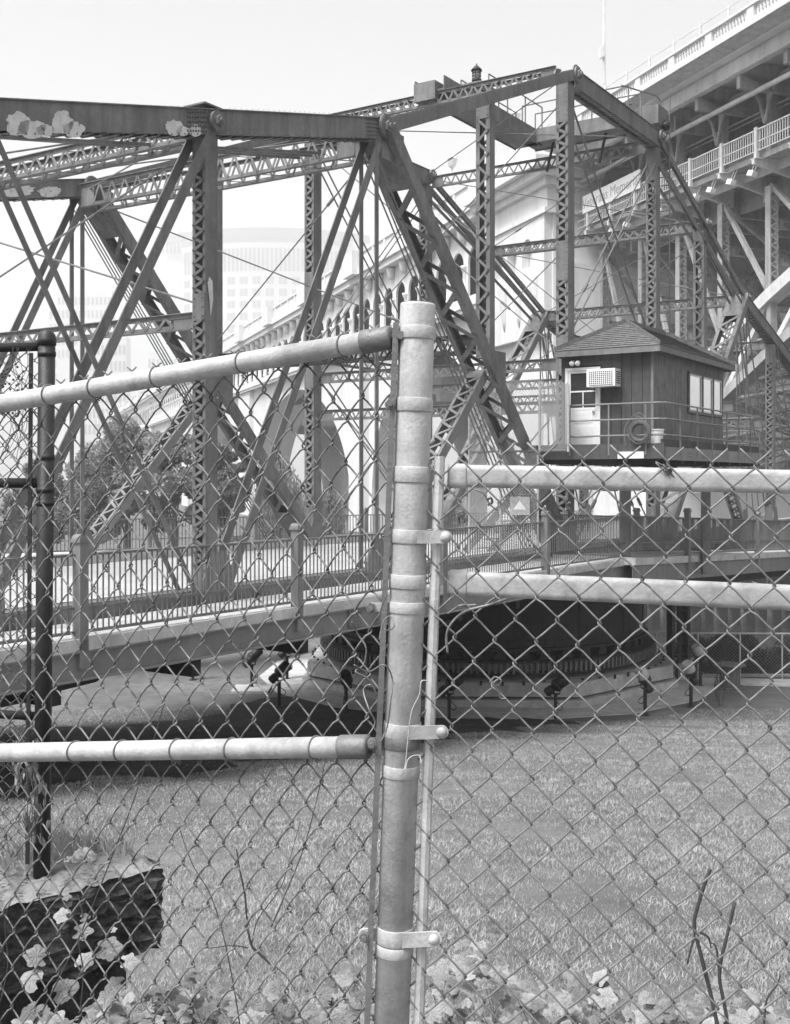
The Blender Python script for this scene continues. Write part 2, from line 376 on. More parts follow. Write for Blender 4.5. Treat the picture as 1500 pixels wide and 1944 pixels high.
def strut(name, p0, p1, depth, nv, parent, m='steel', planes=(0,), fl=.09, barw=.06, up=Z, sidev=None):
    """lattice strut: top and bottom angles with V lacing"""
    p0 = Vector(p0); p1 = Vector(p1); d = p1 - p0; u = d.normalized(); upv = (up - u * up.dot(u)).normalized(); sv = u.cross(upv)
    mb = MB(); lb = MB()
    for k in (1, -1):
        c = (p0 + p1) / 2 + upv * k * depth / 2
        for pl in planes: mb.obox(c + sv * pl, d / 2, upv * .008, sv * fl * .7)
        if len(planes) > 1:
            nn = int(d.length / .55); w0, w1 = min(planes), max(planes)
            for i in range(nn):
                q0 = p0 + d * i / nn + upv * k * depth / 2; q1 = p0 + d * (i + 1) / nn + upv * k * depth / 2
                a_, b_ = (w0, w1) if i % 2 else (w1, w0); lb.beam(q0 + sv * a_, q1 + sv * b_, barw * .8, .01, sv)
        for pl in planes: mb.obox(c + sv * pl - upv * k * fl / 2, d / 2, upv * fl / 2, sv * .01)
    for e in (0, 1):
        c = p0 + u * .25 if e == 0 else p1 - u * .25
        for pl in planes: mb.obox(c + sv * (pl + .012), u * .25, upv * depth / 2, sv * .008)
    ln = d.length - 1.
    for pl in planes:
        for i in range(nv * 2):
            a = .5 + ln * i / (nv * 2); b = .5 + ln * (i + 1) / (nv * 2); k = 1 if i % 2 else -1
            lb.beam(p0 + u * a + upv * k * (depth / 2 - .05) + sv * (pl - .015), p0 + u * b - upv * k * (depth / 2 - .05) + sv * (pl - .015), barw, .01, sv.cross(u * (b - a) - upv * k * depth))
    o = mb.build(name, M[m], parent); lb.build('lacing', M[m], o, kind='stuff'); return o
def eyebar(p0, p1, w_, t, parent, m='steel', offs=(0,), name='eyebar', head=1.9, S=T):
    for of in offs:
        a = Vector(p0) + S * of; b = Vector(p1) + S * of; mb = MB()
        u = (b - a).normalized(); n = u.cross(S).normalized()
        mb.obox((a + b) / 2, (b - a) / 2, S * t / 2, n * w_ / 2)
        for e in (a, b):
            mb.cyl(e - S * t * .52, e + S * t * .52, w_ * head / 2, 14)
        mb.build(name, M[m], parent)
def rod(p0, p1, r, parent, name='brace_rod', m='steel', sag=0.):
    mb = MB(); p0 = Vector(p0); p1 = Vector(p1); mb.tube([p0, (p0 + p1) / 2 - Z * sag, p1], r, 6)
    c = p0 + (p1 - p0) * .78; u = (p1 - p0).normalized(); mb.tube([c - u * .22, c - u * .18, c + u * .18, c + u * .22], [r, r * 2.1, r * 2.1, r], 6)
    return mb.build(name, M[m], parent)
def pin(p, parent, r=.24, S=T, m='steel'):
    mb = MB(); q = Vector(p)
    mb.cyl(q - S * .08, q + S * .02, r, 20); o = mb.build('pin_plate', M[m], parent)
    nb2 = MB(); nb2.cyl(q - S * .15, q - S * .07, r * .56, 6); nb2.cyl(q - S * .2, q - S * .14, r * .3, 12); nb2.build('pin_nut', M[m], o)
    return o

# ------------------------------------------------------------------ the swing bridge
bridge = empty('swing_bridge', TP(35.6, 19.2, -5.3), 'dark riveted pin connected truss swing bridge turning on a round drum', 'swing bridge')
DN, DF = 14.4, 23.98
sA, sM, sB, sC, sD_, sE = 21.42, 26.66, 31.9, 39.32, 44.62, 50.13
zA, zT, zM = 7.95, 12.28, 10.15
JL = [(sA, zA), (15.75, 6.58), (10.7, 5.3), (5.4, 4.1)]                       # left top chord joints
JR = [(sE, zA), (55.5, 6.6), (60.9, 5.3)]
DK = -2.1
for D, near in ((DN, True), (DF, False)):
    P = lambda s, z, dd=0: TP(s, D + dd, z)
    # top chords
    laced('top_chord', P(*JL[3]), P(sA + .1, zA), T, .46, .44, .32, .07, cover=-1, lace=(1,), batten=.5, parent=bridge, riv=False)
    laced('top_chord', P(sE - .1, zA), P(*JR[2]), T, .46, .44, .32, .07, cover=-1, lace=(1,), batten=.5, parent=bridge, riv=False)
    rb = MB(); sid = D - .245
    for (s0, z0), (s1, z1) in zip(JL[:-1], JL[1:]):
        u = (P(s1, z1) - P(s0, z0)).normalized(); n = T.cross(u)
        base = P(s0, z0, -.25)
        if near: rivet_grid(rb, base + u * .25 - Z * .17, u * .07, Z * .085, 8, 5, -T, .026)
        for i in range(int(5.3 / .17)):
            q = base + u * (i * .17 + .2)
            if near:
                add_rivet(rb, q + Z * .0 + (-n if n.z < 0 else n) * -.22, -T, .016)
                add_rivet(rb, P(s0, z0, -.2) + u * (i * .17 + .2) + (n if n.z > 0 else -n) * .262, Z, .012)
    if rb.v: rb.build('rivet_rows', M['steel'], bridge, True, 'stuff')
    for i, (s0, z0) in enumerate(JL[:3]):
        pin(P(s0, z0, -.26 if near else -.26), bridge, .19 if i else .26)
        if i and near:   # splice cap on the top flange
            MB().obox(P(s0, z0 + .28), L * .3, T * .26, Z * .015).build('splice_plate', M['steel'], bridge)
    # eyebars A - B, tower top box, eyebars C - D - E
    eyebar(P(sA, zA), P(sB, zT), .3, .04, bridge, offs=(-.3, .3), head=1.9)
    laced('tower_top_chord', P(sB, zT - .1), P(sC, zT - .1), T, .5, .52, .26, .08, cover=-1, lace=(1,), batten=.5, parent=bridge, cross=True, riv=False)
    for s_, z_ in ((sB, zT), (sC, zT)): pin(P(s_, z_ - .02, -.3), bridge, .24)
    eyebar(P(sC, zT - .1), P(sD_, zM), .2, .04, bridge, offs=(-.27, -.17, .17, .27), head=1.5)
    eyebar(P(sD_, zM), P(sE, zA), .2, .04, bridge, offs=(-.27, -.17, .17, .27), head=1.5)
    eyebar(P(sC + .1, zT - 1.1), P(sD_, zM - .7), .14, .04, bridge, offs=(-.25, .25), head=1.4)
    eyebar(P(sD_, zM - .7), P(sE, zA - .5), .14, .04, bridge, offs=(-.25, .25), head=1.4)
    for s_, z_ in ((sD_, zM), (sE, zA)): pin(P(s_, z_, -.31), bridge, .2)
    # posts
    laced('vertical_post', P(15.75, DK - .1), P(15.75, 6.45), T, .3, .33, .232, .058, parent=bridge, single=near, batten=.5, mids=(.62,), flange=.05)
    laced('tower_leg', P(sB - .15, DK - .1), P(sB - .15, zT - .3), T, .38, .46, .37, .085, parent=bridge, single=True if near else False, batten=1.2, mids=(.42, .62), flange=.07)
    laced('sub_post', P(sM, 3.2), P(sM, 10.05), T, .4, .28, .62, .07, parent=bridge, single=near, batten=.5, flange=.09)
    laced('tower_leg', P(sC, DK - .1), P(sC, zT - .4), T, .36, .42, .37, .085, parent=bridge, batten=1.2, mids=(.5,), flange=.07)
    laced('sub_post', P(sD_, 3.0), P(sD_, zM - .3), T, .42, .34, .62, .07, parent=bridge, batten=.4, flange=.08)
    laced('vertical_post', P(55.2, DK - .1), P(55.2, 6.4), T, .36, .4, .3, .07, parent=bridge, batten=.9, flange=.05)
    # end posts, laced below, with batten plates
    for (s0, z0, s1, z1) in ((sA + .05, zA, sB - .6, DK), (sE - .05, zA, sC + .6, DK)):
        nface = -1 if s0 < s1 else 1
        p0 = P(s0, z0); p1 = P(s1, z1)
        laced('end_post', p0, p1, T, .84, .34, 1.5, .13, cover=0, lace=(1, -1), batten=1.5, parent=bridge, mids=(), flange=.12, riv=2 if near else False, plate=.03)
        laced('end_post_brace', P((s0 + s1) / 2 + (-.1 if s0 < s1 else .1), 2.75), P(sA - .05 if s0 < s1 else sE + .05, DK + .1), T, .46, .26, .5, .075, lace=(-1, 1), batten=.3, parent=bridge, flange=.06, riv=False, m='steel2')
    # web bars
    for s0, z0, s1 in ((sA, zA, 16.1), (15.75, 6.58, 10.75), (10.7, 5.3, 5.4)):
        eyebar(P(s0 - .1, z0 - .25), P(s1, DK), .19, .03, bridge, offs=(-.22, .22), head=1.3, name='diagonal_bar')
    for s0, z0, s1 in ((sE, zA, 55.4), (55.5, 6.6, 60.8)):
        eyebar(P(s0 + .1, z0 - .25), P(s1, DK), .14, .03, bridge, offs=(-.2, .2), head=1.3, name='diagonal_bar')
    for s_, s1 in ((10.85, 15.3), (5.5, 10.3)):
        eyebar(P(s_, (5.3 if s_ > 10 else 4.1)), P(s1, DK), .09, .03, bridge, offs=(-.2, .2), head=1.6, name='counter_bar')
    for dd in (-.21, .21):
        MB().beam(P(21.15, zA - .25, dd), P(21.15, DK, dd), .13, .03, L).build('hip_hanger', M['steel'], bridge)
        MB().beam(P(sE + .3, zA - .25, dd), P(sE + .3, DK, dd), .1, .03, L).build('hip_hanger', M['steel'], bridge)
    for k in range(4):
        rod(P(21.25, zA - .6, .24 - k * .12), P(29.6, DK, .3 - k * .12), .02, bridge, 'tie_rod')
        if k < 3: rod(P(sE - .3, zA - .6, .24 - k * .16), P(42 - k * .5, DK, .3 - k * .16), .022, bridge, 'tie_rod')
        if k < 3: rod(P(sE + .1, zA - .6, .24 - k * .16), P(52.5 + k * .4, DK, .3 - k * .16), .022, bridge, 'tie_rod')
    # tower bracing
    for dd in (-.15, .15):
        rod(P(sB + .1, zT - 1.0, dd), P(sC - .2, 4.4, dd), .03, bridge, 'tower_rod')
        rod(P(sC - .2, zT - 1.0, dd), P(sB + .1, 4.6, dd), .03, bridge, 'tower_rod', m='steel2')
        rod(P(sB + .1, 3.8, dd), P(sC - .2, DK, dd), .028, bridge, 'tower_rod'); rod(P(sC - .2, 3.8, dd), P(sB + .1, DK, dd), .028, bridge, 'tower_rod')
    strut('longitudinal_strut', P(sB + .2, 4.25), P(sC - .3, 4.25), .35, 9, bridge)
    # gusset at foot of posts and bottom chord
    for s_ in (10.7, 15.9, 21.2, sB - .2, sC, sE, 55.3):
        MB().prism([P(s_ - .42, DK - .25, -.22), P(s_ + .42, DK - .25, -.22), P(s_ + .42, DK + .25, -.22), P(s_ + .2, DK + .75, -.22), P(s_ - .2, DK + .75, -.22), P(s_ - .42, DK + .25, -.22)], T * .03).build('gusset_plate', M['steel'], bridge)
    for s_, z_ in ((sM - .0, 2.95), (sC + (sE - sC) * .5, 2.95)):
        MB().obox(P(s_, z_, -.38), L * .42, T * .012, Z * .42).build('gusset_plate', M['steel'], bridge)
    MB().obox(P(sA + .35, zA - .35, -.245), L * .45, T * .012, Z * .35).build('gusset_plate', M['steel'], bridge)
    MB().obox(P(31, DK - .12), L * 31, T * .16, Z * .19).build('bottom_chord', M['steel'], bridge)
# peeled paint (bare primer) on the near chord
def peel(s0, z0, w_, h, seed, D=DN - .244):
    r = random.Random(seed); a, b = JL[1], JL[2]; n = 26; pts = []
    k = (zA - 6.58) / (sA - 15.75)
    for i in range(n):
        t = 2 * math.pi * i / n; rr = .74 + .26 * r.random()
        pts.append(TP(s0 + math.cos(t) * w_ / 2 * rr, D - .006, z0 + k * math.cos(t) * w_ / 2 * rr + max(-.18, math.sin(t) * h / 2 * (rr if math.sin(t) > 0 else 1.3))))
    MB().prism(pts, T * .004).build('bare_paint_patch', M['primer'], bridge)
for x, y, w_, h, sdd in ((14, 234, .5, .4, 1), (40, 243, .62, .26, 5), (66, 246, .4, .18, 9), (98, 232, .46, .42, 2), (120, 243, .5, .24, 6), (312, 240, .5, .26, 3), (328, 247, .4, .16, 12), (352, 246, .36, .2, 4)):
    xp = (x - CX) / F; Y = DN / (T.x * xp + T.y); s_ = Y * (L.x * xp + L.y); peel(s_, (HY - y) / F * Y - .04, w_, h, sdd)
for x, y, w_, h, sdd in ((95, 362, .9, .26, 7), (30, 360, 1.3, .3, 8)):
    D = DF - .25; xp = (x - CX) / F; Y = D / (T.x * xp + T.y); s_ = Y * (L.x * xp + L.y); peel(s_, (HY - y) / F * Y, w_, h, sdd, D)
xp = (403 - CX) / F; Yq = 14.2 / (T.x * xp + T.y); sq = Yq * (L.x * xp + L.y)
MB().prism([TP(sq - .02, DN - .18, 3.0), TP(sq + .05, DN - .18, 3.3), TP(sq + .03, DN - .18, 3.65), TP(sq - .05, DN - .18, 3.72), TP(sq - .1, DN - .18, 3.6), TP(sq - .05, DN - .18, 3.3)], T * .004).build('bare_paint_patch', M['primer'], bridge)
# transverse struts between the two trusses
def tstrut(s, z, depth, nv, planes=(0,), name='transverse_strut', m='steel', d0=.3, zf=None):
    return strut(name, TP(s, DN + d0, z), TP(s, DF - d0, z if zf is None else zf), depth, nv, bridge, m, planes)
tstrut(sB, zT + .1, .42, 22, (-.18, .18)); tstrut(sC, zT - .3, .45, 20); tstrut(sD_, zM - .1, .42, 19, (-.15, .15)); tstrut(sE, zA - .1, .45, 20, (-.15, .15))
tstrut(sA - .1, zA - .35, .62, 17, (-.3, .3), 'portal_strut'); tstrut(15.75, 6.5, .42, 18, (-.1, .3)); tstrut(10.7, 5.1, .42, 18, (-.1, .3))
tstrut(15.75, 2.95, .3, 22); tstrut(sM, 3.6, .5, 18, (-.12, .12), m='dsteel'); tstrut(sB - .1, 3.5, .36, 24); tstrut(sC, 3.6, .36, 22); tstrut(sD_ - .2, 3.4, .4, 22)
tstrut(sB - .1, 2.2, .36, 24); tstrut(sE, 3.2, .4, 20); tstrut(55.3, 6.4, .4, 20); tstrut(55.3, 2.7, .4, 20)
def sway(s0, D0, z0, s1, D1, z1, r=.02): rod(TP(s0, D0, z0), TP(s1, D1, z1), r, bridge, 'sway_rod')
for (a, b, c, d, e, f_) in ((sA, DF, zA - .3, sM, DN, 3.3), (sM, DF, 4.2, sA, DN, zA - .4), (15.8, DN, 6.3, 15.8, DF, 3.1), (15.8, DF, 6.2, 15.8, DN, 3.2), (sB, DN, zT - .6, sB, DF, 3.6), (sB, DF, zT - .6, sB, DN, 3.7),
                          (sB, DF, zT, sC, DN, zT), (sB, DN, zT, sC, DF, zT), (sC, DF, zT - .1, sD_, DN, zM), (sC, DN, zT - .1, sD_, DF, zM), (sD_, DF, zM, sE, DN, zA), (sD_, DN, zM, sE, DF, zA),
                          (sC, DN, zT - .8, sC, DF, 3.6), (sC, DF, zT - .8, sC, DN, 3.6), (sA, DN, zA - .1, 15.75, DF, 6.6), (sA, DF, zA - .1, 15.75, DN, 6.6), (sD_, DN, 9.5, sD_, DF, 3.6), (15.75, DN, 6.6, 10.7, DF, 5.3), (15.75, DF, 6.6, 10.7, DN, 5.3)):
    sway(a, b, c, d, e, f_)
# wavy cover under top laterals of the left arm: gallery of long angles carried below the chords
for k in range(3):
    MB().beam(TP(6, DN + 1.3 + k * .35, 4.35 + .12 * k), TP(21.2, DN + 1.3 + k * .35, 7.55), .06, .05).build('lateral_angle', M['steel'], bridge)

# deck, sidewalk, floor beams
dk = MB(); dk.obox(TP(31, (DN + DF) / 2, DK - .28), L * 31, T * 4.45, Z * .09); dk.build('roadway_deck', M['asphalt'], bridge)
for D in (DN + .42, DF - .42):
    MB().obox(TP(31, D, DK - .06), L * 31, T * .12, Z * .13).build('wheel_guard', M['conc'], bridge)
fb = None
for i in range(21):
    s_ = 2.2 + i * 2.9
    m_ = MB().obox(TP(s_, 19.0, DK - .75), L * .1, T * 6.2, Z * .38)
    m_.build('floor_beam', M['dsteel'], bridge)
for D in (DN + .1, DN + 2.4, 19.2, DF - 2.4, DF):
    lo = -3.45; pts = [TP(1, D, DK - .38), TP(61, D, DK - .38), TP(61, D, -3.0), TP(46, D, -3.3), TP(26, D, -3.3), TP(20.5, D, -3.0), TP(16, D, -3.2), TP(13.6, D, -3.25), TP(13.2, D, lo + .05), TP(12.4, D, lo + .02), TP(12.2, D, lo - .05), TP(1, D, lo - .1)]
    MB().prism(pts, T * .12).build('deck_girder', M['dsteel'], bridge)
# near sidewalk with fascia, posts, pickets
RD = V(.5659, .8245, 0); RP0 = V(-4.16, 16.3, 0); RN = V(-.8245, .5659, 0)
def RL(t, off, z): return RP0 + RD * t + RN * off + Z * z
t0, t1 = -6.5, 18.75
sidew = MB().prism([RL(t0, .02, -2.38), RL(t1, .02, -2.38), RL(t1, 2.3, -2.38), RL(t0, 1.5, -2.38)], Z * .1).build('sidewalk', M['conc'], bridge)
for i in range(7):      # curb in lengths with open joints
    a = t0 + i * (t1 - t0) / 7; b = t0 + (i + 1) * (t1 - t0) / 7 - .02
    MB().prism([RL(a, -.14, -2.4), RL(b, -.14, -2.4), RL(b, .16, -2.4), RL(a, .16, -2.4)], Z * .17).build('curb_stone', M['conc'], bridge)
fas = MB().obox(RL((t0 + t1) / 2, -.06, -2.6), RD * (t1 - t0) / 2, RN * .012, Z * .19)
fas.obox(RL((t0 + t1) / 2, -.08, -2.8), RD * (t1 - t0) / 2, RN * .09, Z * .012).obox(RL((t0 + t1) / 2, -.07, -2.415), RD * (t1 - t0) / 2, RN * .07, Z * .012)
fo = fas.build('fascia_beam', M['steel2'], bridge)
rb = MB()
for tt in (5.9, 15.4):
    MB().obox(RL(tt, -.09, -2.6), RD * .2, RN * .012, Z * .17).build('splice_plate', M['steel'], bridge)
    rivet_grid(rb, RL(tt - .15, -.102, -2.72), RD * .075, Z * .075, 5, 4, -RN, .016)
rb.build('rivet_rows', M['steel'], fo, True, 'stuff')
def rail_run(pf, t0, t1, posts, zt, zb, sp, limit, name, dv, nvv, skipposts=False):
    r = MB().beam(pf(t0, 0, zt), pf(t1, 0, zt), .07, .035, nvv).build('railing', M['steel'], bridge)
    MB().beam(pf(t0, 0, zb + .08), pf(t1, 0, zb + .08), .06, .04, nvv).build('bottom_rail', M['steel'], r)
    MB().beam(pf(t0, 0, zb + .42), pf(t1, 0, zb + .42), .035, .03, nvv).build('mid_rail', M['steel'], r)
    pk = MB().obox(V(0, 0, (zt + zb + .08) / 2), dv * .009, nvv * .009, Z * (zt - zb - .08) / 2).mesh('picket', M['steel'])
    n = int((t1 - t0) / sp); rest = MB(); cnt = 0
    for i in range(n):
        t = t0 + (i + .5) * sp
        if any(abs(t - q) < .13 for q in posts): continue
        p = pf(t, 0, 0)
        if cnt < limit:
            inst('picket', pk, Matrix.Translation(p), r).matrix_parent_inverse = Matrix.Identity(4); cnt += 1
        else: rest.obox(p + Z * (zt + zb + .08) / 2, dv * .014, nvv * .012, Z * (zt - zb - .08) / 2)
    if rest.v: rest.build('picket_run', M['steel'], r, kind='stuff')
    for q in posts:
        mb = MB(); c = pf(q, -.06, 0)
        mb.obox(c + Z * ((zt + zb) / 2 - .12), dv * .075, nvv * .08, Z * ((zt - zb) / 2 + .3))
        po = mb.build('rail_post', M['steel2'], r)
        k = MB(); k.obox(c + Z * (zt + .2), dv * .1, nvv * .1, Z * .02)
        for j in range(8):
            pass
        pts = [c - nvv * .09 + dv * (.09 * math.cos(math.pi * j / 8)) + Z * (zt + .22 + .075 * math.sin(math.pi * j / 8)) for j in range(9)]
        k.prism(pts, nvv * .18); k.build('post_cap', M['steel2'], po)
    return r
fine = 0.105
rail_run(RL, t0, t1, [-5.25, -.5, 4.25, 9.0, 13.75], -1.07, -2.23, fine, 240, 'a', RD, RN)
# second run beyond the house column: bends and ramps gently down to the right
Q0 = V(6.5, 31.2, 0); Q1 = V(15.0, 43.1, 0); QD = (Q1 - Q0).normalized(); QN = V(-QD.y, QD.x, 0); QL = (Q1 - Q0).length; sl_ = -.58 / QL
def QP(t, off, z): return Q0 + QD * t + QN * off + Z * (z + .02 + t * sl_)
qt = 26.0
rail_run(QP, 0, qt, [4.0, 10.6, 16.4, 22], -1.05, -2.2, .115, 60, 'b', QD, QN)
rail_run(lambda t, off, z: QP(t, 2.3 + off, z), 0, qt, [5.5, 12, 18.5], -1.05, -2.2, .115, 0, 'd', QD, QN)
MB().prism([QP(0, -.12, -2.4), QP(qt, -.12, -2.4), QP(qt, 2.4, -2.4), QP(0, 2.4, -2.4)], Z * .2).build('approach_walk', M['conc'], bridge)
MB().prism([QP(0, -.04, -2.9), QP(qt, -.04, -2.9), QP(qt, -.04, -2.41), QP(0, -.04, -2.41)], QN * .02).build('fascia_beam', M['steel2'], bridge)
for k in range(3):
    MB().prism([QP(0, .5 + k, -3.3), QP(qt, .5 + k, -3.1), QP(qt, .5 + k, -2.41), QP(0, .5 + k, -2.41)], QN * .05).build('deck_girder', M['dsteel'], bridge)
# far railing
G0 = at(60, 990, 38.2); G1 = at(790, 978, 45.5); G0.z = G1.z = 0; GD = (G1 - G0).normalized(); GN = V(-GD.y, GD.x, 0); GLn = (G1 - G0).length
def GP(t, off, z): return G0 + GD * t + GN * off + Z * z
def tx(x):
    xp = (x - CX) / F; return (G0.x - xp * G0.y) / (xp * GD.y - GD.x)
rail_run(GP, -3, GLn + 9, [tx(95), tx(283), tx(484), tx(693)], -1.42, -2.55, .13, 0, 'c', GD, GN)
MB().prism([GP(-3, -.6, -2.8), GP(GLn + 9, -.6, -2.8), GP(GLn + 9, 1.2, -2.8), GP(-3, 1.2, -2.8)], Z * .22).build('far_walk', M['conc'], bridge)

# drum, ring gear, rollers
dc = TP(35.6, 19.2, 0)
def ring(mb, r0, r1, z0, z1, n=72):
    vs = []
    for (r, z) in ((r0, z0), (r1, z0), (r1, z1), (r0, z1)): vs += [dc + V(r * math.cos(2 * math.pi * k / n), r * math.sin(2 * math.pi * k / n), z) for k in range(n)]
    mb.add(vs, [(a * n + k, a * n + (k + 1) % n, ((a + 1) % 4) * n + (k + 1) % n, ((a + 1) % 4) * n + k) for a in range(4) for k in range(n)])
db = MB(); ring(db, 5.3, 5.45, -5.25, -3.3); ring(db, 5.2, 5.62, -5.3, -5.22); ring(db, 5.2, 5.62, -3.35, -3.28); ring(db, 5.44, 5.5, -5.2, -5.0); ring(db, 5.44, 5.5, -3.55, -3.36)
drum = db.build('drum', M['dsteel'], bridge)
rb = MB(); st = MB()
for k in range(120):
    a = 2 * math.pi * k / 120; n_ = V(math.cos(a), math.sin(a), 0)
    if n_.y < .25:
        for z_ in (-5.14, -5.06, -3.5, -3.42): add_rivet(rb, dc + n_ * 5.5 + Z * z_, n_, .022)
for k in range(16):
    a = 2 * math.pi * (k + .3) / 16; n_ = V(math.cos(a), math.sin(a), 0); tt = V(-n_.y, n_.x, 0)
    st.obox(dc + n_ * 5.46 + Z * -4.28, tt * .16, n_ * .014, Z * .73)
    for j in range(7):
        for e in (-.11, .11): add_rivet(rb, dc + n_ * 5.475 + tt * e + Z * (-4.9 + j * .2), n_, .02)
st.build('stiffener_plates', M['dsteel'], drum, kind='stuff'); rb.build('rivet_rows', M['dsteel'], drum, True, 'stuff')
gb = MB(); ring(gb, 5.5, 5.85, -5.62, -5.56); ring(gb, 5.5, 5.85, -5.98, -5.92)
gear = gb.build('ring_gear', M['dsteel'], bridge)
tb = MB()
for k in range(200):
    a = 2 * math.pi * k / 200; n_ = V(math.cos(a), math.sin(a), 0); tt = V(-n_.y, n_.x, 0)
    tb.obox(dc + n_ * 5.83 + Z * -5.77, tt * .035, n_ * .06, Z * .15)
tb.build('gear_teeth', M['steel'], gear, kind='stuff')
rl = MB()
for k in range(48):
    a = 2 * math.pi * k / 48; n_ = V(math.cos(a), math.sin(a), 0); rl.cyl(dc + n_ * 5.1 + Z * -5.5, dc + n_ * 5.5 + Z * -5.5, .2, 10)
rl.build('rollers', M['dsteel'], bridge, kind='stuff')
rib = MB(); ring(rib, 4.6, 5.2, -6.05, -5.7); rib.build('lower_track', M['conc'], bridge)
cor = MB()
for k in range(26): cor.obox(TP(31.6 + k * .3, 13.9, -3.2), L * .07, T * .05, Z * .35)
cor.build('corrugated_skirt', M['steel'], bridge)
mach = MB()       # pinion machinery beside the drum
mach.obox(V(9.0, 37.0, -4.6), V(.05, 0, 0), V(0, .35, 0), Z * 1.25).obox(V(9.5, 37.0, -4.6), V(.05, 0, 0), V(0, .35, 0), Z * 1.25)
for k in range(7): mach.obox(V(9.25, 36.8, -5.7 + k * .36), V(.25, 0, 0), V(0, .03, 0), Z * .02)
mach.cyl(V(9.25, 36.9, -6.0), V(9.25, 36.9, -3.2), .09, 10)
mach.build('pinion_frame', M['dsteel'], bridge)
hb = MB().beam(TP(27.2, 16.5, -4.25), TP(30.6, 17.6, -4.35), .1, .08); hb.build('end_lever', M['galv_d'], bridge)

# pier (its own thing) and apron
pier = empty('pivot_pier', dc + Z * -6.9, 'pale faceted concrete pier under the round drum of the bridge', 'pier')
def ngon(r, z, n=12, rot=0.): return [dc + V(r * math.cos(2 * math.pi * k / n + rot), r * math.sin(2 * math.pi * k / n + rot), z) for k in range(n)]
MB().prism(ngon(6.75, -6.92, 8, .35), Z * .26).build('footing_course', M['conc'], pier)
MB().prism(ngon(6.58, -6.58, 8, .35), Z * .42).build('coping_course', M['conc'], pier)
MB().prism(ngon(8.0, -7.2, 16, .1), Z * .33).build('apron_slab', M['conc'], pier)
bl = MB()
for k in range(60):
    a = 2 * math.pi * k / 60; bl.cyl(dc + V(6.15 * math.cos(a), 6.15 * math.sin(a), -6.23), dc + V(6.15 * math.cos(a), 6.15 * math.sin(a), -6.1), .04, 6)
bl.build('anchor_bolts', M['dsteel'], pier, kind='stuff')

# ------------------------------------------------------------------ walkway, lantern, ladder on the tower
wk = MB()
a0 = TP(sB - .2, 19.2, zT + .55); a1 = TP(sC - .3, 19.2, zT + .55); a2 = TP(sC - .3, DN + .6, zT + .55)
for e in (-.55, .55):
    wk.beam(a0 + T * e, a1 + T * e, .03, .5, T)
    wk.beam(a1 + L * e, a2 + L * e, .03, .5, L)
wk.obox((a0 + a1) / 2 - Z * .18, (a1 - a0) / 2, T * .54, Z * .02); wk.obox((a1 + a2) / 2 - Z * .18, (a2 - a1) / 2, L * .54, Z * .02)
wko = wk.build('tower_walkway', M['steel'], bridge)
hr = MB()
ah = a0.lerp(a1, .42)
for (p, q, ev) in ((ah, a1, T * .55), (ah, a1, T * -.55), (a1, a2, L * .55), (a1, a2, L * -.55)):
    for h in (1.2,): hr.cyl(p + ev + Z * h, q + ev + Z * h, .025, 6)
    for j in range(4): c = p.lerp(q, j / 3) + ev; hr.cyl(c + Z * .2, c + Z * 1.2, .025, 6)
hr.build('handrail', M['steel'], wko)
for e in (0.25, .75):
    c = a1.lerp(a2, e); MB().beam(c - Z * .1, c - Z * 1.25 + T * .3, .12, .05, L).build('walkway_bracket', M['dsteel'], bridge)
bxp = TP(sB + .4, 19.3, zT + .35); bb = MB().obox(bxp, L * .75, T * .4, Z * .3)
bo = bb.build('machinery_box', M['steel'], bridge); rb = MB()
for j in range(5):
    for e in (-.68, .68): add_rivet(rb, bxp - T * .4 + L * e + Z * (-.25 + j * .12), -T, .022)
    for e in (-.34, .34): add_rivet(rb, bxp - L * .75 + T * e + Z * (-.25 + j * .12), -L, .022)
rb.build('rivet_rows', M['steel'], bo, True, 'stuff')
lc = TP(34.9, 19.2, 0); gt = MB()
for e in (-.4, .4):
    for g in (-.5, .5): gt.beam(lc + T * e + L * g + Z * (zT + .6), lc + T * e + L * g + Z * (zT + 1.3), .07, .07, T)
gt.obox(lc + Z * (zT + 1.36), L * .6, T * .5, Z * .05).obox(lc + Z * (zT + 1.22), L * .52, T * .42, Z * .05); gt.build('lamp_stand', M['steel'], bridge)
lan = empty('signal_lantern', lc + Z * (zT + 1.41), 'round navigation lantern with cone cap on top of the bridge tower', 'lantern')
lb_ = lc + Z * (zT + 1.41)
MB().lathe(lb_, [(.04, 0), (.03, .13), (.1, .16), (.17, .22), (.17, .29), (.14, .32)], 16).build('lantern_base', M['dsteel'], lan, True)
MB().lathe(lb_, [(.12, .32), (.12, .58)], 16).build('lens', M['lamp_glass'], lan, True)
k = MB()
for j in range(6): a = j * math.pi / 3 + .2; k.cyl(lb_ + V(.15 * math.cos(a), .15 * math.sin(a), .3), lb_ + V(.15 * math.cos(a), .15 * math.sin(a), .6), .012, 5)
for h in (.4, .49): k.lathe(lb_, [(.145, h), (.16, h + .01), (.145, h + .02)], 16)
k.build('guard_bars', M['dsteel'], lan)
MB().lathe(lb_, [(.2, .59), (.18, .64), (.06, .76), (.025, .79), (.02, .84), (.001, .86)], 16).build('lantern_cap', M['dsteel'], lan, True)
lad = MB(); lp = TP(sC + .75, DN - .1, 0); rung = MB().cyl(T * -.25, T * .25, .018, 6).mesh('rung', M['steel'])
for e in (-.25, .25): lad.beam(lp + T * e + Z * 1.5, lp + T * e + Z * (13.9 if e < 0 else 12.8), .06, .03, L)
lo_ = lad.build('ladder', M['steel'], bridge)
for j in range(36): inst('rung', rung, Matrix.Translation(lp + Z * (1.7 + j * .31)), lo_).matrix_parent_inverse = Matrix.Identity(4)
cage = MB(); cp = TP(sC, DN, zT)
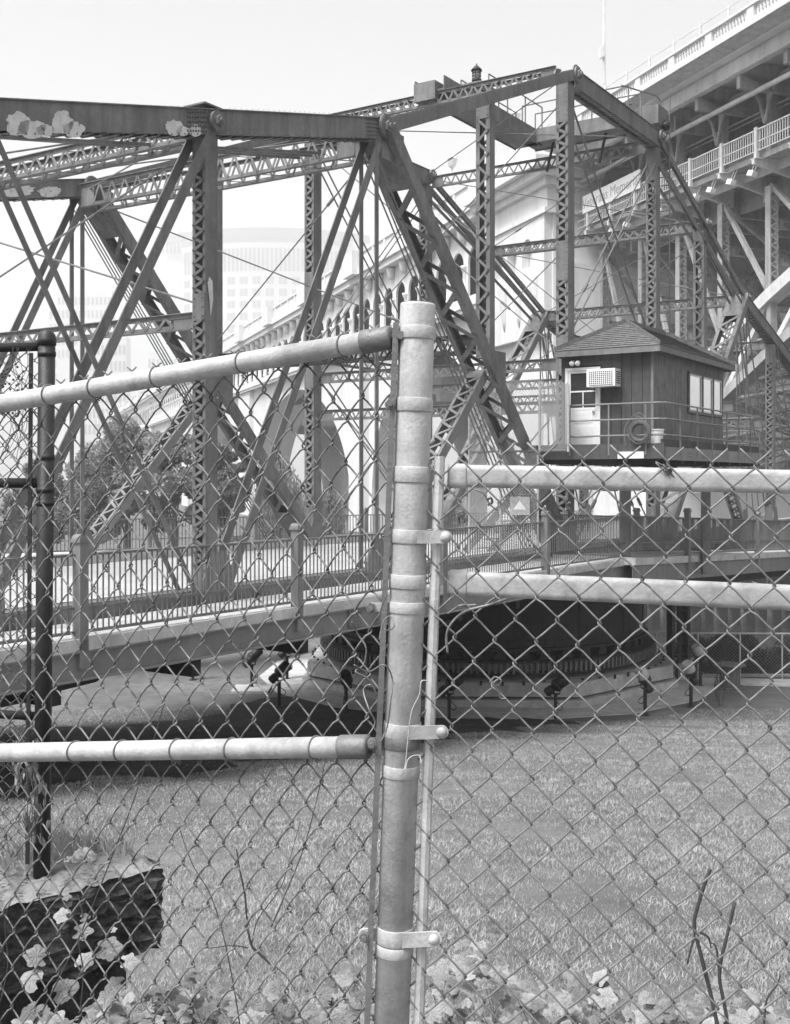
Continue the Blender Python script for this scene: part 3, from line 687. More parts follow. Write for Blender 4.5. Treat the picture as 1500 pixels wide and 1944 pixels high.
cage.tube([cp - L * 3 + Z * 1.0, cp + L * .4 + Z * 1.6, cp + L * .7 + Z * 1.55, cp + L * .75 + Z * .2], .03, 6)
cage.tube([cp - L * 2.6 + T * 1.2 + Z * .9, cp + L * .5 + T * 1 + Z * 1.5], .03, 6); cage.cyl(cp - L * 1.2 + Z * .2, cp - L * 1.2 + Z * 1.3, .03, 6); cage.cyl(cp + T * 1 + Z * .2, cp + T * 1 + Z * 1.45, .03, 6)
cage.build('ladder_guard', M['steel2'], bridge)
jb = MB().obox(cp + L * .2 + Z * .75, L * .5, T * .3, Z * .34); jb.build('junction_box', M['steel'], bridge)
hl = MB().lathe(cp + L * .2 - T * .35 + Z * .55, [(.16, 0), (.2, .1), (.12, .3)], 10, (L * .8 - Z).normalized()); hl.build('tower_lamp', M['black'], bridge, True)

# ------------------------------------------------------------------ operator's cabin on its platform
s0, s1, d0, d1 = 29.26, 35.5, 10.72, 13.39
zf, zw = .92, 3.5
hs = empty('operator_cabin', TP(32.4, 12, .6), 'dark board sided operator cabin with shingled hip roof beside the bridge truss', 'cabin')
def HB(name, s_a, s_b, d_a, d_b, z_a, z_b, m, parent=hs, **k):
    return MB().obox(TP((s_a + s_b) / 2, (d_a + d_b) / 2, (z_a + z_b) / 2), L * abs(s_b - s_a) / 2, T * abs(d_b - d_a) / 2, Z * (z_b - z_a) / 2).build(name, M[m], parent, **k)
wf = HB('end_wall', s0 + .03, s0 + .08, d0 + .03, d1 - .03, zf, zw, 'siding')
nb_ = 9; wbd = (d1 - d0) / nb_
bdm = MB().obox(V(0, 0, 0), T * (wbd / 2 - .008), L * .014, Z * (zw - zf) / 2).mesh('board', M['siding'])
for i in range(nb_):
    dd = d0 + (i + .5) * wbd
    if d1 - 1.22 < dd < d1 - .15: continue
    inst('board', bdm, Matrix.Translation(TP(s0 + .01, dd, (zf + zw) / 2)), wf).matrix_parent_inverse = Matrix.Identity(4)
HB('upper_board', s0 - .012, s0 + .03, d1 - 1.22, d1 - .08, 3.12, zw, 'siding', wf)
HB('trim_strip', s0 - .03, s0, d0 + .95, d1 - .02, 3.16, 3.24, 'siding')
HB('trim_strip', s0 - .03, s0, d0 + .88, d0 + .96, 2.3, 3.2, 'siding')
HB('corner_board', s0 - .02, s0 + .05, d0 - .02, d0 + .05, zf, zw, 'trim')
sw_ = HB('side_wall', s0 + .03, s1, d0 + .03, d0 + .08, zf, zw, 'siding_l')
nb_ = 14; wbd = (s1 - s0) / nb_
WN = [(s0 + 2.95, s0 + 4.1), (s0 + 4.2, s0 + 5.15), (s0 + 5.22, s0 + 6.08)]; wz0, wz1 = 1.98, 3.05
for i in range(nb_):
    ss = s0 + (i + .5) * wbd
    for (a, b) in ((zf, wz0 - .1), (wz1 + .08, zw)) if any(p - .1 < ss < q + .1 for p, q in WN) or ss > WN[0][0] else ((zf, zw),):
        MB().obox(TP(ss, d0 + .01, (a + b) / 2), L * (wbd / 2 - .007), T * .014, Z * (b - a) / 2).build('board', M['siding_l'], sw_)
HB('side_wall', s0 + .03, s1, d1 - .08, d1 - .03, zf, zw, 'siding'); HB('end_wall', s1 - .06, s1, d0 + .03, d1 - .03, zf, zw, 'siding')
for a, b in WN:
    fr = MB()
    for (p, q, r_, t_) in ((a - .06, a, wz0 - .06, wz1 + .06), (b, b + .06, wz0 - .06, wz1 + .06), (a, b, wz1, wz1 + .06), (a, b, wz0 - .08, wz0)):
        fr.obox(TP((p + q) / 2, d0 - .015, (r_ + t_) / 2), L * (q - p) / 2, T * .025, Z * (t_ - r_) / 2)
    fo_ = fr.build('window_frame', M['trim'], hs)
    MB().obox(TP((a + b) / 2, d0 + .012, (wz0 + wz1) / 2), L * (b - a) / 2, T * .006, Z * (wz1 - wz0) / 2).build('pane', M['glass'], fo_)
    sh = MB()
    for (p, q, r_, t_) in ((a, a + .05, wz0, wz1), (b - .05, b, wz0, wz1), (a + .05, b - .05, wz1 - .05, wz1), (a + .05, b - .05, wz0, wz0 + .05)):
        sh.obox(TP((p + q) / 2, d0 + .0, (r_ + t_) / 2), L * (q - p) / 2, T * .01, Z * (t_ - r_) / 2)
    sh.build('sash', M['white'], fo_)
# door with frame, window and panels
dd0, dd1 = d1 - 1.1, d1 - .22
do = HB('door', s0 - .012, s0 + .03, dd0, dd1, zf, zf + .98, 'white')
fr = MB()
for (p, q, r_, t_) in ((dd0 - .08, dd0, zf, 3.08), (dd1, dd1 + .08, zf, 3.08), (dd0, dd1, 3.0, 3.08)):
    fr.obox(TP(s0 - .02, (p + q) / 2, (r_ + t_) / 2), L * .035, T * (q - p) / 2, Z * (t_ - r_) / 2)
fr.build('door_frame', M['white'], hs)
fr = MB()
for (p, q, r_, t_) in ((dd0, dd0 + .07, 1.9, 3.0), (dd1 - .07, dd1, 1.9, 3.0), (dd0 + .07, dd1 - .07, 2.93, 3.0), (dd0 + .07, dd1 - .07, 1.9, 1.97), (dd0 + .07, dd1 - .07, 2.4, 2.44), ((dd0 + dd1) / 2 - .015, (dd0 + dd1) / 2 + .015, 1.97, 2.4)):
    fr.obox(TP(s0 - .0, (p + q) / 2, (r_ + t_) / 2), L * .018, T * (q - p) / 2, Z * (t_ - r_) / 2)
fr.build('door_sash', M['white'], do)
HB('door_pane', s0 + .0, s0 + .01, dd0 + .07, dd1 - .07, 1.97, 2.93, 'dglass', do)
for z_ in (1.15, 1.55):
    HB('door_panel', s0 - .022, s0 - .012, dd0 + .16, dd1 - .16, z_, z_ + .3, 'white', do)
MB().lathe(TP(s0 - .02, dd0 + .12, 1.86), [(.03, 0), (.035, .05), (.01, .07)], 10, -L).build('door_knob', M['galv'], do, True)
# roof: four sloping faces built of stepped shingle courses
rf = MB(); ov = .3; ze = 3.52; zp = 4.42
e00 = TP(s0 - ov, d0 - ov, ze); e10 = TP(s1 + ov, d0 - ov, ze); e11 = TP(s1 + ov, d1 + .06, ze); e01 = TP(s0 - ov, d1 + .06, ze)
rA = TP(s0 + 1.45, (d0 + d1) / 2, zp); rB = TP(s1 - 1.45, (d0 + d1) / 2, zp)
def slope(name, a, b, c, d):     # eave a-b, ridge d-c
    n = ((b - a).cross(d - a)).normalized()
    if n.z < 0: n = -n
    nc = 13; base = MB(); crs = []
    for i in range(nc):
        t = i / nc; t2 = (i + 1.15) / nc; t2 = min(t2, 1)
        p0_ = a.lerp(d, t); p1_ = b.lerp(c, t); p2 = b.lerp(c, t2); p3 = a.lerp(d, t2)
        base.add([p0_ + n * .035, p1_ + n * .035, p2 + n * .012, p3 + n * .012, p0_, p1_], [(0, 1, 2, 3), (4, 5, 1, 0)])
        tabs = int((p1_ - p0_).length / .3)
        for j in range(tabs):
            u0 = (j + .02 + (i % 2) * .5) / (tabs + .5); u1 = u0 + .96 / (tabs + .5); hh = .002 + random.random() * .007
            if u1 > 1: continue
            base.add([p0_.lerp(p1_, u0) + n * (.037 + hh), p0_.lerp(p1_, u1) + n * (.037 + hh), p3.lerp(p2, u1) + n * (.014 + hh * .3), p3.lerp(p2, u0) + n * (.014 + hh * .3)], [(0, 1, 2, 3)])
    return base.build(name, M['roofing'], hs)
slope('roof_slope', e00, e01, rA, rA + L * .001); slope('roof_slope', e00, e10, rB, rA); slope('roof_slope', e10, e11, rB, rB + L * .001); slope('roof_slope', e01, e11, rB, rA)
hc = MB()
for a, b in ((e00, rA), (e01, rA), (e10, rB), (e11, rB), (rA, rB)): hc.beam(a + Z * .035, b + Z * .04, .2, .02)
hc.build('hip_cap', M['roofing'], hs)
fb_ = MB()
for a, b in ((e00, e10), (e00, e01), (e10, e11), (e01, e11)): fb_.beam(a - Z * .07, b - Z * .07, .15, .03, Z)
fb_.build('eave_fascia', M['trim'], hs)
MB().prism([e00 - Z * .1, e10 - Z * .1, e11 - Z * .1, e01 - Z * .1], Z * .02).build('soffit', M['trim'], hs)
# platform
pl = MB().prism([TP(28.45, 10.15, .62), TP(37.6, 10.15, .62), TP(37.6, 14.1, .62), TP(28.45, 14.1, .62)], Z * .12).build('platform', M['dsteel'], hs)
for k in range(9):
    MB().obox(TP(28.9 + k * 1.08, 12.1, .5), L * .05, T * 1.95, Z * .1).build('platform_joist', M['dsteel'], pl)
MB().obox(TP(33.1, 10.12, .66), L * 4.6, T * .02, Z * .17).build('channel_fascia', M['steel2'], pl)
MB().obox(TP(28.42, 12.0, .72), L * .02, T * 1.9, Z * .2).build('channel_fascia', M['siding'], pl)
MB().obox(TP(33.1, 10.2, .93), L * 4.6, T * .03, Z * .1).build('toe_board', M['siding'], pl)
MB().obox(TP(28.38, 11.0, .62), L * .02, T * .36, Z * .09).build('pale_plate', M['white'], pl)
rb = MB()
for k in range(7):
    rivet_grid(rb, TP(30.4 + k * 1.15, 10.1, .6), L * .12, Z * .1, 2, 2, -T, .022)
rb.build('rivet_rows', M['steel'], pl, True, 'stuff')
hr = MB(); c0 = TP(28.4, 12.75, 0); c1 = TP(28.4, 10.25, 0); c1b = TP(28.5, 10.1, 0); c2 = TP(37.4, 10.1, 0)
for h in (1.98, 1.56, 1.14):
    MB().tube([c0 + Z * h, c1 + Z * h, c1b + Z * h, c2 + Z * h, c2 + T * 3.2 + Z * h], .024, 7).build('handrail', M['steel2'], pl)
for p in [c0.lerp(c1, t) for t in (0, .45, .86)] + [c1b.lerp(c2, t) for t in (.13, .29, .44, .6, .74, .88, 1)]:
    MB().cyl(p + Z * .62, p + Z * 1.98, .024, 7).build('rail_stanchion', M['steel2'], pl)
for (xx, dd, wd, dp) in ((1187, 11.95, .36, .2), (1340, 11.0, .3, .24)):
    xp = (xx - CX) / F; Y = dd / (T.x * xp + T.y); s_ = Y * (L.x * xp + L.y); p = TP(s_, dd, 0)
    cm_ = MB().obox(p + Z * -1.2, V(wd / 2 * .8, 0, 0), V(0, dp / 2, 0), Z * 1.75); cm_.obox(p + Z * -2.3, V(wd / 2, 0, 0), V(0, dp / 2 + .05, 0), Z * .06); cm_.build('support_column', M['steel'], hs)
# things on and around the cabin
ac = empty('air_conditioner', TP(s0 - .2, 12.15, 2.55), 'white window air conditioner with square grille sticking out of the cabin wall', 'air conditioner')
da, dbb = 11.62, 12.44; za, zb = 2.5, 2.98
MB().obox(TP(s0 - .22, (da + dbb) / 2, (za + zb) / 2), L * .22, T * (dbb - da) / 2, Z * (zb - za) / 2).build('housing', M['white'], ac)
g = MB()
g.obox(TP(s0 - .446, (da + dbb) / 2, (za + zb) / 2), L * .004, T * ((dbb - da) / 2 - .06), Z * ((zb - za) / 2 - .05)); go = g.build('grille_back', M['dark'], ac)
g = MB()
for i in range(13): g.obox(TP(s0 - .456, da + .07 + i * (dbb - da - .14) / 12, (za + zb) / 2), L * .006, T * .009, Z * ((zb - za) / 2 - .05))
for i in range(8): g.obox(TP(s0 - .458, (da + dbb) / 2, za + .06 + i * (zb - za - .12) / 7), L * .006, T * ((dbb - da) / 2 - .06), Z * .009)
g.build('grille', M['white'], ac)
g = MB()
for i in range(6): g.obox(TP(s0 - .22, da - .006, za + .09 + i * .06), L * .14, T * .004, Z * .012)
g.build('side_vent', M['dark'], ac)
wl_ = empty('wall_lamp', TP(s0 - .05, 12.9, 3.2), 'small white twin wall lamp above the cabin door', 'lamp')
MB().obox(TP(s0 - .03, 12.9, 3.3), L * .03, T * .09, Z * .06).build('lamp_base', M['siding'], wl_)
for e in (-.06, .07):
    MB().lathe(TP(s0 - .06, 12.9 + e, 3.26), [(.03, 0), (.06, .06), (.075, .16), (.05, .18)], 12, (-L - Z * .6 + T * e * 3).normalized()).build('lamp_head', M['white'], wl_, True)
lr = empty('life_ring', TP(28.3, 10.75, 1.2), 'grey life ring tied to the corner of the platform railing', 'life ring')
rm = MB(); rc = TP(28.3, 10.72, 1.22)
pts = [rc + T * .24 * math.cos(2 * math.pi * k / 28) + Z * .24 * math.sin(2 * math.pi * k / 28) for k in range(29)]
rm.tube(pts, .062, 10, caps=False); rm.build('ring_body', M['ring'], lr, True)
rp = MB(); pts = [rc - L * .07 + T * (.3 + .012 * math.sin(k * 2)) * math.cos(2 * math.pi * k / 24) + Z * (.3 + .015 * math.cos(k * 1.7)) * math.sin(2 * math.pi * k / 24) for k in range(25)]
rp.tube(pts, .007, 5); rp.tube(catmull([rc + Z * .3, rc + Z * .42 + T * .1 - L * .05, rc + Z * .36 - T * .12, rc + Z * .5, rc + Z * .4 + T * .22, rc + T * .42 + Z * .1, rc + T * .4 - Z * .35]), .009, 5); rp.build('grab_rope', M['rope'], lr)
bk = empty('bucket', TP(28.75, 10.42, .74), 'white plastic bucket standing on the platform behind the life ring', 'bucket')
MB().lathe(TP(28.75, 10.42, .75), [(.13, 0), (.165, .42), (.18, .43), (.18, .46), (.168, .46), (.172, .52), (.19, .52), (.19, .55)], 18).build('bucket_body', M['white'], bk, False)
# wire mesh enclosure beside the cabin
en = empty('mesh_enclosure', TP(28.2, 14.1, .7), 'chain link enclosure with bright posts between the truss and cabin door', 'enclosure')
def meshpanel(a, b, z0_, z1_, pitch, r_, m_, parent, name='wire_mesh', kind='stuff'):
    a = Vector(a); b = Vector(b); u = (b - a); ln = u.length; u.normalize(); H = z1_ - z0_; n = u.cross(Z); mb = MB()
    vp = pitch
    k = -H
    while k < ln:
        for sg in (1, -1):
            x0, x1 = k, k + H; ya, yb = (0, H) if sg == 1 else (H, 0)
            if x0 < 0: ya = ya + (yb - ya) * (-x0 / H); x0 = 0
            if x1 > ln: yb = ya + (yb - ya) * ((ln - x0) / (x1 - x0)); x1 = ln
            if x1 - x0 > .02: mb.beam(a + u * x0 + Z * (z0_ + ya), a + u * x1 + Z * (z0_ + yb), r_, r_, n)
        k += pitch
    return mb.build(name, M[m_], parent, kind=kind)
pD = [15.75, 14.75, 13.55, 12.7]
for i in range(3):
    meshpanel(TP(28.2, pD[i], 0), TP(28.2 + (.25 if i == 1 else 0), pD[i + 1], 0), .78, 2.85 - i * .12, .085, .011, 'galv', en)
for i, d_ in enumerate(pD): MB().cyl(TP(28.2, d_, .72), TP(28.2, d_, 2.9 - i * .12), .035, 8).build('mesh_post', M['galv'], en)
MB().cyl(TP(28.2, pD[0], .76), TP(28.2, pD[3], .76), .03, 6).build('mesh_rail', M['galv_d'], en)
meshpanel(TP(28.2, 15.75, 0), TP(28.2, 13.6, 0), DK, .72, .085, .009, 'galv', en)
meshpanel(TP(30.4, 13.9, 0), TP(28.3, 12.75, 0), .8, 2.6, .085, .011, 'galv', en)
for d_ in (15.75, 14.75, 13.6): MB().cyl(TP(28.2, d_, DK), TP(28.2, d_, .72), .03, 8).build('mesh_post', M['galv'], en)
sta = empty('access_stair', TP(29, 14, DK), 'steel stair climbing behind the wire mesh up to the cabin platform', 'stair')
for e in (13.3, 14.1):
    MB().beam(TP(28.4, e + 1.9, DK), TP(29.6, e - .2, .7), .22, .04).build('stringer', M['steel2'], sta)
    MB().cyl(TP(28.4, e + 1.9, DK + 1), TP(29.6, e - .2, 1.7), .025, 6).build('handrail', M['steel2'], sta)
for k in range(11):
    t_ = (k + .5) / 11; MB().obox(TP(28.4, 15.6, DK).lerp(TP(29.6, 13.5, .7), t_), T * .1, L * .38, Z * .015).build('stair_tread', M['galv'], sta)
sg = empty('warning_sign', TP(28.1, 14.2, -.4), 'pale sign with a triangle hung on the mesh below the platform', 'sign')
MB().obox(TP(28.1, 14.1, -.75), T * .3, L * .008, Z * .25).build('sign_board', M['galv'], sg)
MB().prism([TP(28.08, 14.3, -.85), TP(28.08, 13.9, -.85), TP(28.08, 14.1, -.6)], L * .006).build('triangle', M['white'], sg)

# ------------------------------------------------------------------ high level bridge: steel span with two decks
hb_ = empty('high_level_bridge', HP(50, 45, -6), 'tall double deck steel arch bridge passing high behind the swing bridge', 'bridge')
U0, U1 = 22, 80.5
def HX(name, u0, u1, a0_, a1_, z0_, z1_, m, parent=hb_, **k):
    return MB().obox(HP((u0 + u1) / 2, (a0_ + a1_) / 2, (z0_ + z1_) / 2), LV * abs(u1 - u0) / 2, NV * abs(a1_ - a0_) / 2, Z * abs(z1_ - z0_) / 2).build(name, M[m], parent, **k)
ZR = 27.0
HX('upper_deck', U0, U1, 41.2, 66, 25.45, 25.9, 'conc_w'); HX('parapet_base', U0, U1, 40.0, 40.4, 25.75, 26.15, 'conc_w'); HX('coping', U0, U1, 39.95, 40.35, 26.84, 27.0, 'conc_w')
MB().prism([HP(U0, 40.05, 25.75), HP(U0, 41.9, 25.42), HP(U0, 41.9, 25.9), HP(U0, 40.05, 25.9)], LV * (U1 - U0)).build('cantilever_soffit', M['conc'], hb_)
bal = MB().lathe(V(0, 0, 0), [(.09, 0), (.09, .06), (.06, .1), (.1, .22), (.11, .32), (.05, .52), (.08, .6), (.08, .66)], 7).mesh('baluster', M['conc_w'], True)
bpl = 4.05
nbay = int((U1 - U0) / bpl)
par = HX('parapet_rail', U0, U1, 40.1, 40.3, 26.8, 26.85, 'conc_w')
blk = MB().obox(V(0, 0, .35), LV * .32, NV * .17, Z * .37).mesh('parapet_block', M['conc_w'])
cnt = 0
for i in range(nbay + 1):
    u_ = U0 + i * bpl
    inst('parapet_block', blk, Matrix.Translation(HP(u_, 40.18, 26.14)), par).matrix_parent_inverse = Matrix.Identity(4)
    for j in range(11):
        inst('baluster', bal, Matrix.Translation(HP(u_ + .55 + j * .295, 40.18, 26.15)), par).matrix_parent_inverse = Matrix.Identity(4)
rl_ = MB().cyl(HP(U0, 40.3, 27.75), HP(U1, 40.3, 27.75), .035, 6).build('top_pipe_rail', M['hsteel_l'], hb_)
pst = MB().cyl(V(0, 0, 0), V(0, 0, .95), .085, 8).mesh('rail_standard', M['hsteel_l'])
for i in range(int((U1 - U0) / 2.9)): inst('rail_standard', pst, Matrix.Translation(HP(U0 + i * 2.9, 40.3, 26.98)), rl_).matrix_parent_inverse = Matrix.Identity(4)
HX('fascia_girder', U0, U1, 41.9, 42.1, 24.55, 25.5, 'hsteel_l'); HX('girder_flange', U0, U1, 41.75, 42.25, 24.52, 24.58, 'hsteel_l')
for a_ in (45.5, 49.5, 53.5, 57.5): HX('stringer', U0, U1, a_, a_ + .15, 24.7, 25.45, 'hsteel')
for i in range(14):
    u_ = U0 + 1 + i * 4.4; HX('floor_beam', u_, u_ + .35, 42.1, 66, 23.7, 25.3, 'hsteel')
    MB().prism([HP(u_, 42.15, 24.6), HP(u_, 44.6, 23.7), HP(u_, 44.6, 24.5)], LV * .2).build('knee_bracket', M['hsteel'], hb_)
pp = MB().cyl(HP(U0, 43.2, 23.55), HP(U1, 43.2, 23.55), .17, 12).build('utility_pipe', M['hsteel_l'], hb_, True)
hg = MB().cyl(V(0, 0, 0), V(0, 0, 1.1), .07, 8).mesh('pipe_hanger', M['hsteel_l'])
for i in range(14): inst('pipe_hanger', hg, Matrix.Translation(HP(U0 + 2 + i * 4.3, 43.2, 23.6)), pp).matrix_parent_inverse = Matrix.Identity(4)
for (a_, z_, r_) in ((45.2, 23.2, .06), (45.6, 23.1, .06), (48, 22.7, .16), (46.5, 21.2, .2)): MB().cyl(HP(U0, a_, z_), HP(U1, a_, z_), r_, 8).build('conduit', M['hsteel'], hb_)
# lower deck: railing, brackets, floor
ZL = 19.75
HX('lower_deck', U0, U1, 43.4, 64, ZL - .35, ZL, 'hsteel')
lr_ = HX('deck_railing', U0, U1, 42.95, 43.05, ZL + 1.3, ZL + 1.38, 'hsteel_l')
HX('rail_bar', U0, U1, 42.97, 43.03, ZL + .6, ZL + .65, 'hsteel_l', lr_); HX('rail_bar', U0, U1, 42.97, 43.03, ZL + .05, ZL + .1, 'hsteel_l', lr_)
bar = MB().obox(V(0, 0, .68), LV * .03, NV * .02, Z * .65).mesh('rail_baluster', M['hsteel_l'])
nbr = int((U1 - U0) / .235); rest = MB()
for i in range(nbr):
    u_ = U0 + i * .235
    if i < 245: inst('rail_baluster', bar, Matrix.Translation(HP(u_, 43.0, ZL)), lr_).matrix_parent_inverse = Matrix.Identity(4)
br_me = MB().prism([V(0, 0, 0), NV * -3.6 + Z * .0, NV * -3.6 - Z * .35, NV * 0 - Z * 1.15], LV * .22)
br_me.obox(NV * -1.8 + Z * -.02 + LV * .11, LV * .26, NV * 1.8, Z * .03); br_me = br_me.mesh('deck_bracket', M['hsteel_l'])
pm_ = MB().obox(V(0, 0, .55), LV * .13, NV * .1, Z * .95).mesh('rail_pier', M['hsteel_l'])
for i in range(17):
    u_ = U0 + .8 + i * 3.5
    inst('deck_bracket', br_me, Matrix.Translation(HP(u_, 46.4, ZL - .36)), hb_)
    inst('rail_pier', pm_, Matrix.Translation(HP(u_, 42.98, ZL)), lr_).matrix_parent_inverse = Matrix.Identity(4)
HX('edge_channel', U0, U1, 44.6, 44.75, ZL - .9, ZL - .35, 'hsteel_l'); HX('deck_girder', U0, U1, 47, 47.25, ZL - 1.9, ZL - .35, 'hsteel')
for i in range(15): HX('floor_beam', U0 + 2 + i * 4.1, U0 + 2.3 + i * 4.1, 46, 64, ZL - 2.1, ZL - .4, 'hsteel')
fl0 = empty('deck_floodlight', V(0, 0, 0), 'x', 'floodlight', 'floodlights slung under the lower deck of the high bridge')
MB().obox(V(0, 0, 0), LV * .3, NV * .17, Z * .17).build('lamp_case', M['white'], fl0); 
k = MB(); k.cyl(LV * -.15, LV * -.15 + Z * .9, .03, 5); k.cyl(LV * .15, LV * .15 + Z * .9, .03, 5); k.build('hanger_rods', M['hsteel_l'], fl0)
ucs = [(1428, 'at the right edge'), (1388, 'second from the right edge'), (1350, 'third from the right edge'), (1320, 'just right of the inclined tower eyebars'), (1255, 'beside the ladder on the tower'), (1190, 'left of tower leg under the banner'), (1163, 'lowest and leftmost of the row')]
for i, (x, t_) in enumerate(ucs):
    xp = (x - CX) / F; a_ = 43.3; u_ = (a_ * (NV.x - xp * NV.y)) / (xp * LV.y - LV.x)
    o = fl0 if i == 0 else copy_tree(fl0); o.location = HP(u_, a_, ZL - 1.05); o.rotation_euler = (.2, .35, 0); o['label'] = 'white floodlight under the lower deck, ' + t_
# banner
xs_ = []
for x in (1216, 1143):
    xp = (x - CX) / F; a_ = 42.85; xs_.append((a_ * (NV.x - xp * NV.y)) / (xp * LV.y - LV.x))
bn = empty('banner', HP(sum(xs_) / 2, 42.85, ZL + 1), 'white banner with pale lettering hung on the lower deck railing', 'banner')
HX('banner_cloth', xs_[0], xs_[1] + 3, 42.82, 42.86, ZL + 1.0, ZL + 2.35, 'white', bn)
tcu = bpy.data.curves.new('lettering', 'FONT'); tcu.body = 'Veterans Memorial'; tcu.size = 1.1; tcu.extrude = .004; tcu.align_x = 'CENTER'; tcu.resolution_u = 3; tcu.materials.append(M['galv'])
t_ob = bpy.data.objects.new('tmp', tcu); C.objects.link(t_ob); dg = bpy.context.evaluated_depsgraph_get(); to = link(bpy.data.objects.new('lettering', bpy.data.meshes.new_from_object(t_ob.evaluated_get(dg)))); bpy.data.objects.remove(t_ob); to.matrix_world = frame(HP((xs_[0] + xs_[1] + 3) / 2, 42.8, ZL + 1.35), -LV, Z, -NV)
mw = to.matrix_world.copy(); to.parent = bn; to.matrix_parent_inverse = Matrix.Translation(-bn.location); to.matrix_basis = mw
sw0 = HX('hidden_walk', U0, U1, 46.6, 46.8, ZL, ZL + 1.2, 'hsteel')
sw0.name = 'inner_parapet'
# arch ribs
def zu(u): return 16.2 - (max(u - 44, 0)) ** 1.42 * .105 + (0 if u > 44 else (44 - u) * .28)
def zlw(u): return zu(u) - 3.2 - (u - 44) * .02
UP = [24, 29, 34, 39, 44, 49, 54, 59, 64, 69, 74, 79.8]
for a_, near in ((45.0, 1), (60.0, 0)):
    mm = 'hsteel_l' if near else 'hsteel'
    for i in range(len(UP) - 1):
        u0_, u1_ = UP[i], UP[i + 1]
        p0, p1, q0, q1 = HP(u0_, a_, zu(u0_)), HP(u1_, a_, zu(u1_)), HP(u0_, a_, zlw(u0_)), HP(u1_, a_, zlw(u1_))
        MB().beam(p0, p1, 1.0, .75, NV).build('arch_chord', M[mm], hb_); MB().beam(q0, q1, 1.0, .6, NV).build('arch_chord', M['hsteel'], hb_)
        MB().beam(p0, q0, .5, .4, NV).build('arch_vertical', M['hsteel'], hb_); MB().beam(p0, q1, .45, .35, NV).build('arch_diagonal', M[mm], hb_)
        if near:
            rb = MB(); u = (p1 - p0).normalized()
            for j in range(int((p1 - p0).length / .35)):
                for e in (-.25, 0, .25): add_rivet(rb, p0 + u * (j * .35) - NV * .5 + Z * e, -NV, .03)
            rb.build('rivet_rows', M[mm], hb_, True, 'stuff')
    for i in range(1, len(UP)):
        u_ = UP[i]
        if zu(u_) < ZL - 2.5:
            laced('spandrel_post', HP(u_, a_, zu(u_) + .3), HP(u_, a_, ZL - 1.6), NV, .6, .5, .6, .08, parent=hb_, m='hsteel', riv=False, batten=.5)
        MB().beam(HP(u_, a_, ZL), HP(u_, a_, 24.8), .5, .45, NV).build('deck_post', M['hsteel'], hb_)
        if i < len(UP) - 1:
            MB().beam(HP(u_, a_, zu(u_)), HP(UP[i + 1], a_, ZL - 1.5), .3, .25, NV).build('spandrel_diagonal', M['hsteel'], hb_)
            MB().tube([HP(u_ + (UP[i + 1] - u_) * t_, a_ - .5, 24.6 - 2.6 * (2 * t_ - 1) ** 4) for t_ in (0, .1, .2, .35, .5, .65, .8, .9, 1)], .12, 6).build('arched_brace', M['hsteel'], hb_)
def xframe(p, q, r_, s_, nv, m='hsteel'):      # laced sway frame between the ribs
    for (a, b) in ((p, s_), (q, r_)): strut('sway_strut', a, b, .55, nv, hb_, m, (0,), .1, .09)
for i, u_ in enumerate(UP):
    strut('cross_strut', HP(u_, 45.4, zu(u_) - .2), HP(u_, 59.6, zu(u_) - .2), .7, 14, hb_, 'hsteel', (0,), .12, .09)
    strut('cross_strut', HP(u_, 45.4, zlw(u_) + .2), HP(u_, 59.6, zlw(u_) + .2), .7, 14, hb_, 'hsteel', (0,), .12, .09)
    xframe(HP(u_, 45.4, zu(u_) - .6), HP(u_, 45.4, zlw(u_) + .6), HP(u_, 59.6, zu(u_) - .6), HP(u_, 59.6, zlw(u_) + .6), 14)
    if i < len(UP) - 1:
        v_ = UP[i + 1]
        for zz in (zu, zlw):
            strut('lateral_brace', HP(u_, 45.4, zz(u_)), HP(v_, 59.6, zz(v_)), .4, 16, hb_, 'hsteel', (0,), .1, .09, up=NV)
            strut('lateral_brace', HP(v_, 45.4, zz(v_)), HP(u_, 59.6, zz(u_)), .4, 16, hb_, 'hsteel', (0,), .1, .09, up=NV)
    if zu(u_) < ZL - 4:
        for h in (0.35, .7):
            zz = zu(u_) + (ZL - 2 - zu(u_)) * h; strut('cross_strut', HP(u_, 45.4, zz), HP(u_, 59.6, zz), .6, 14, hb_, 'hsteel', (0,), .12, .09)
        MB().beam(HP(u_, 45.4, zu(u_)), HP(u_, 59.6, ZL - 2), .25, .2, LV).build('sway_brace', M['hsteel'], hb_); MB().beam(HP(u_, 59.6, zu(u_)), HP(u_, 45.4, ZL - 2), .25, .2, LV).build('sway_brace', M['hsteel'], hb_)

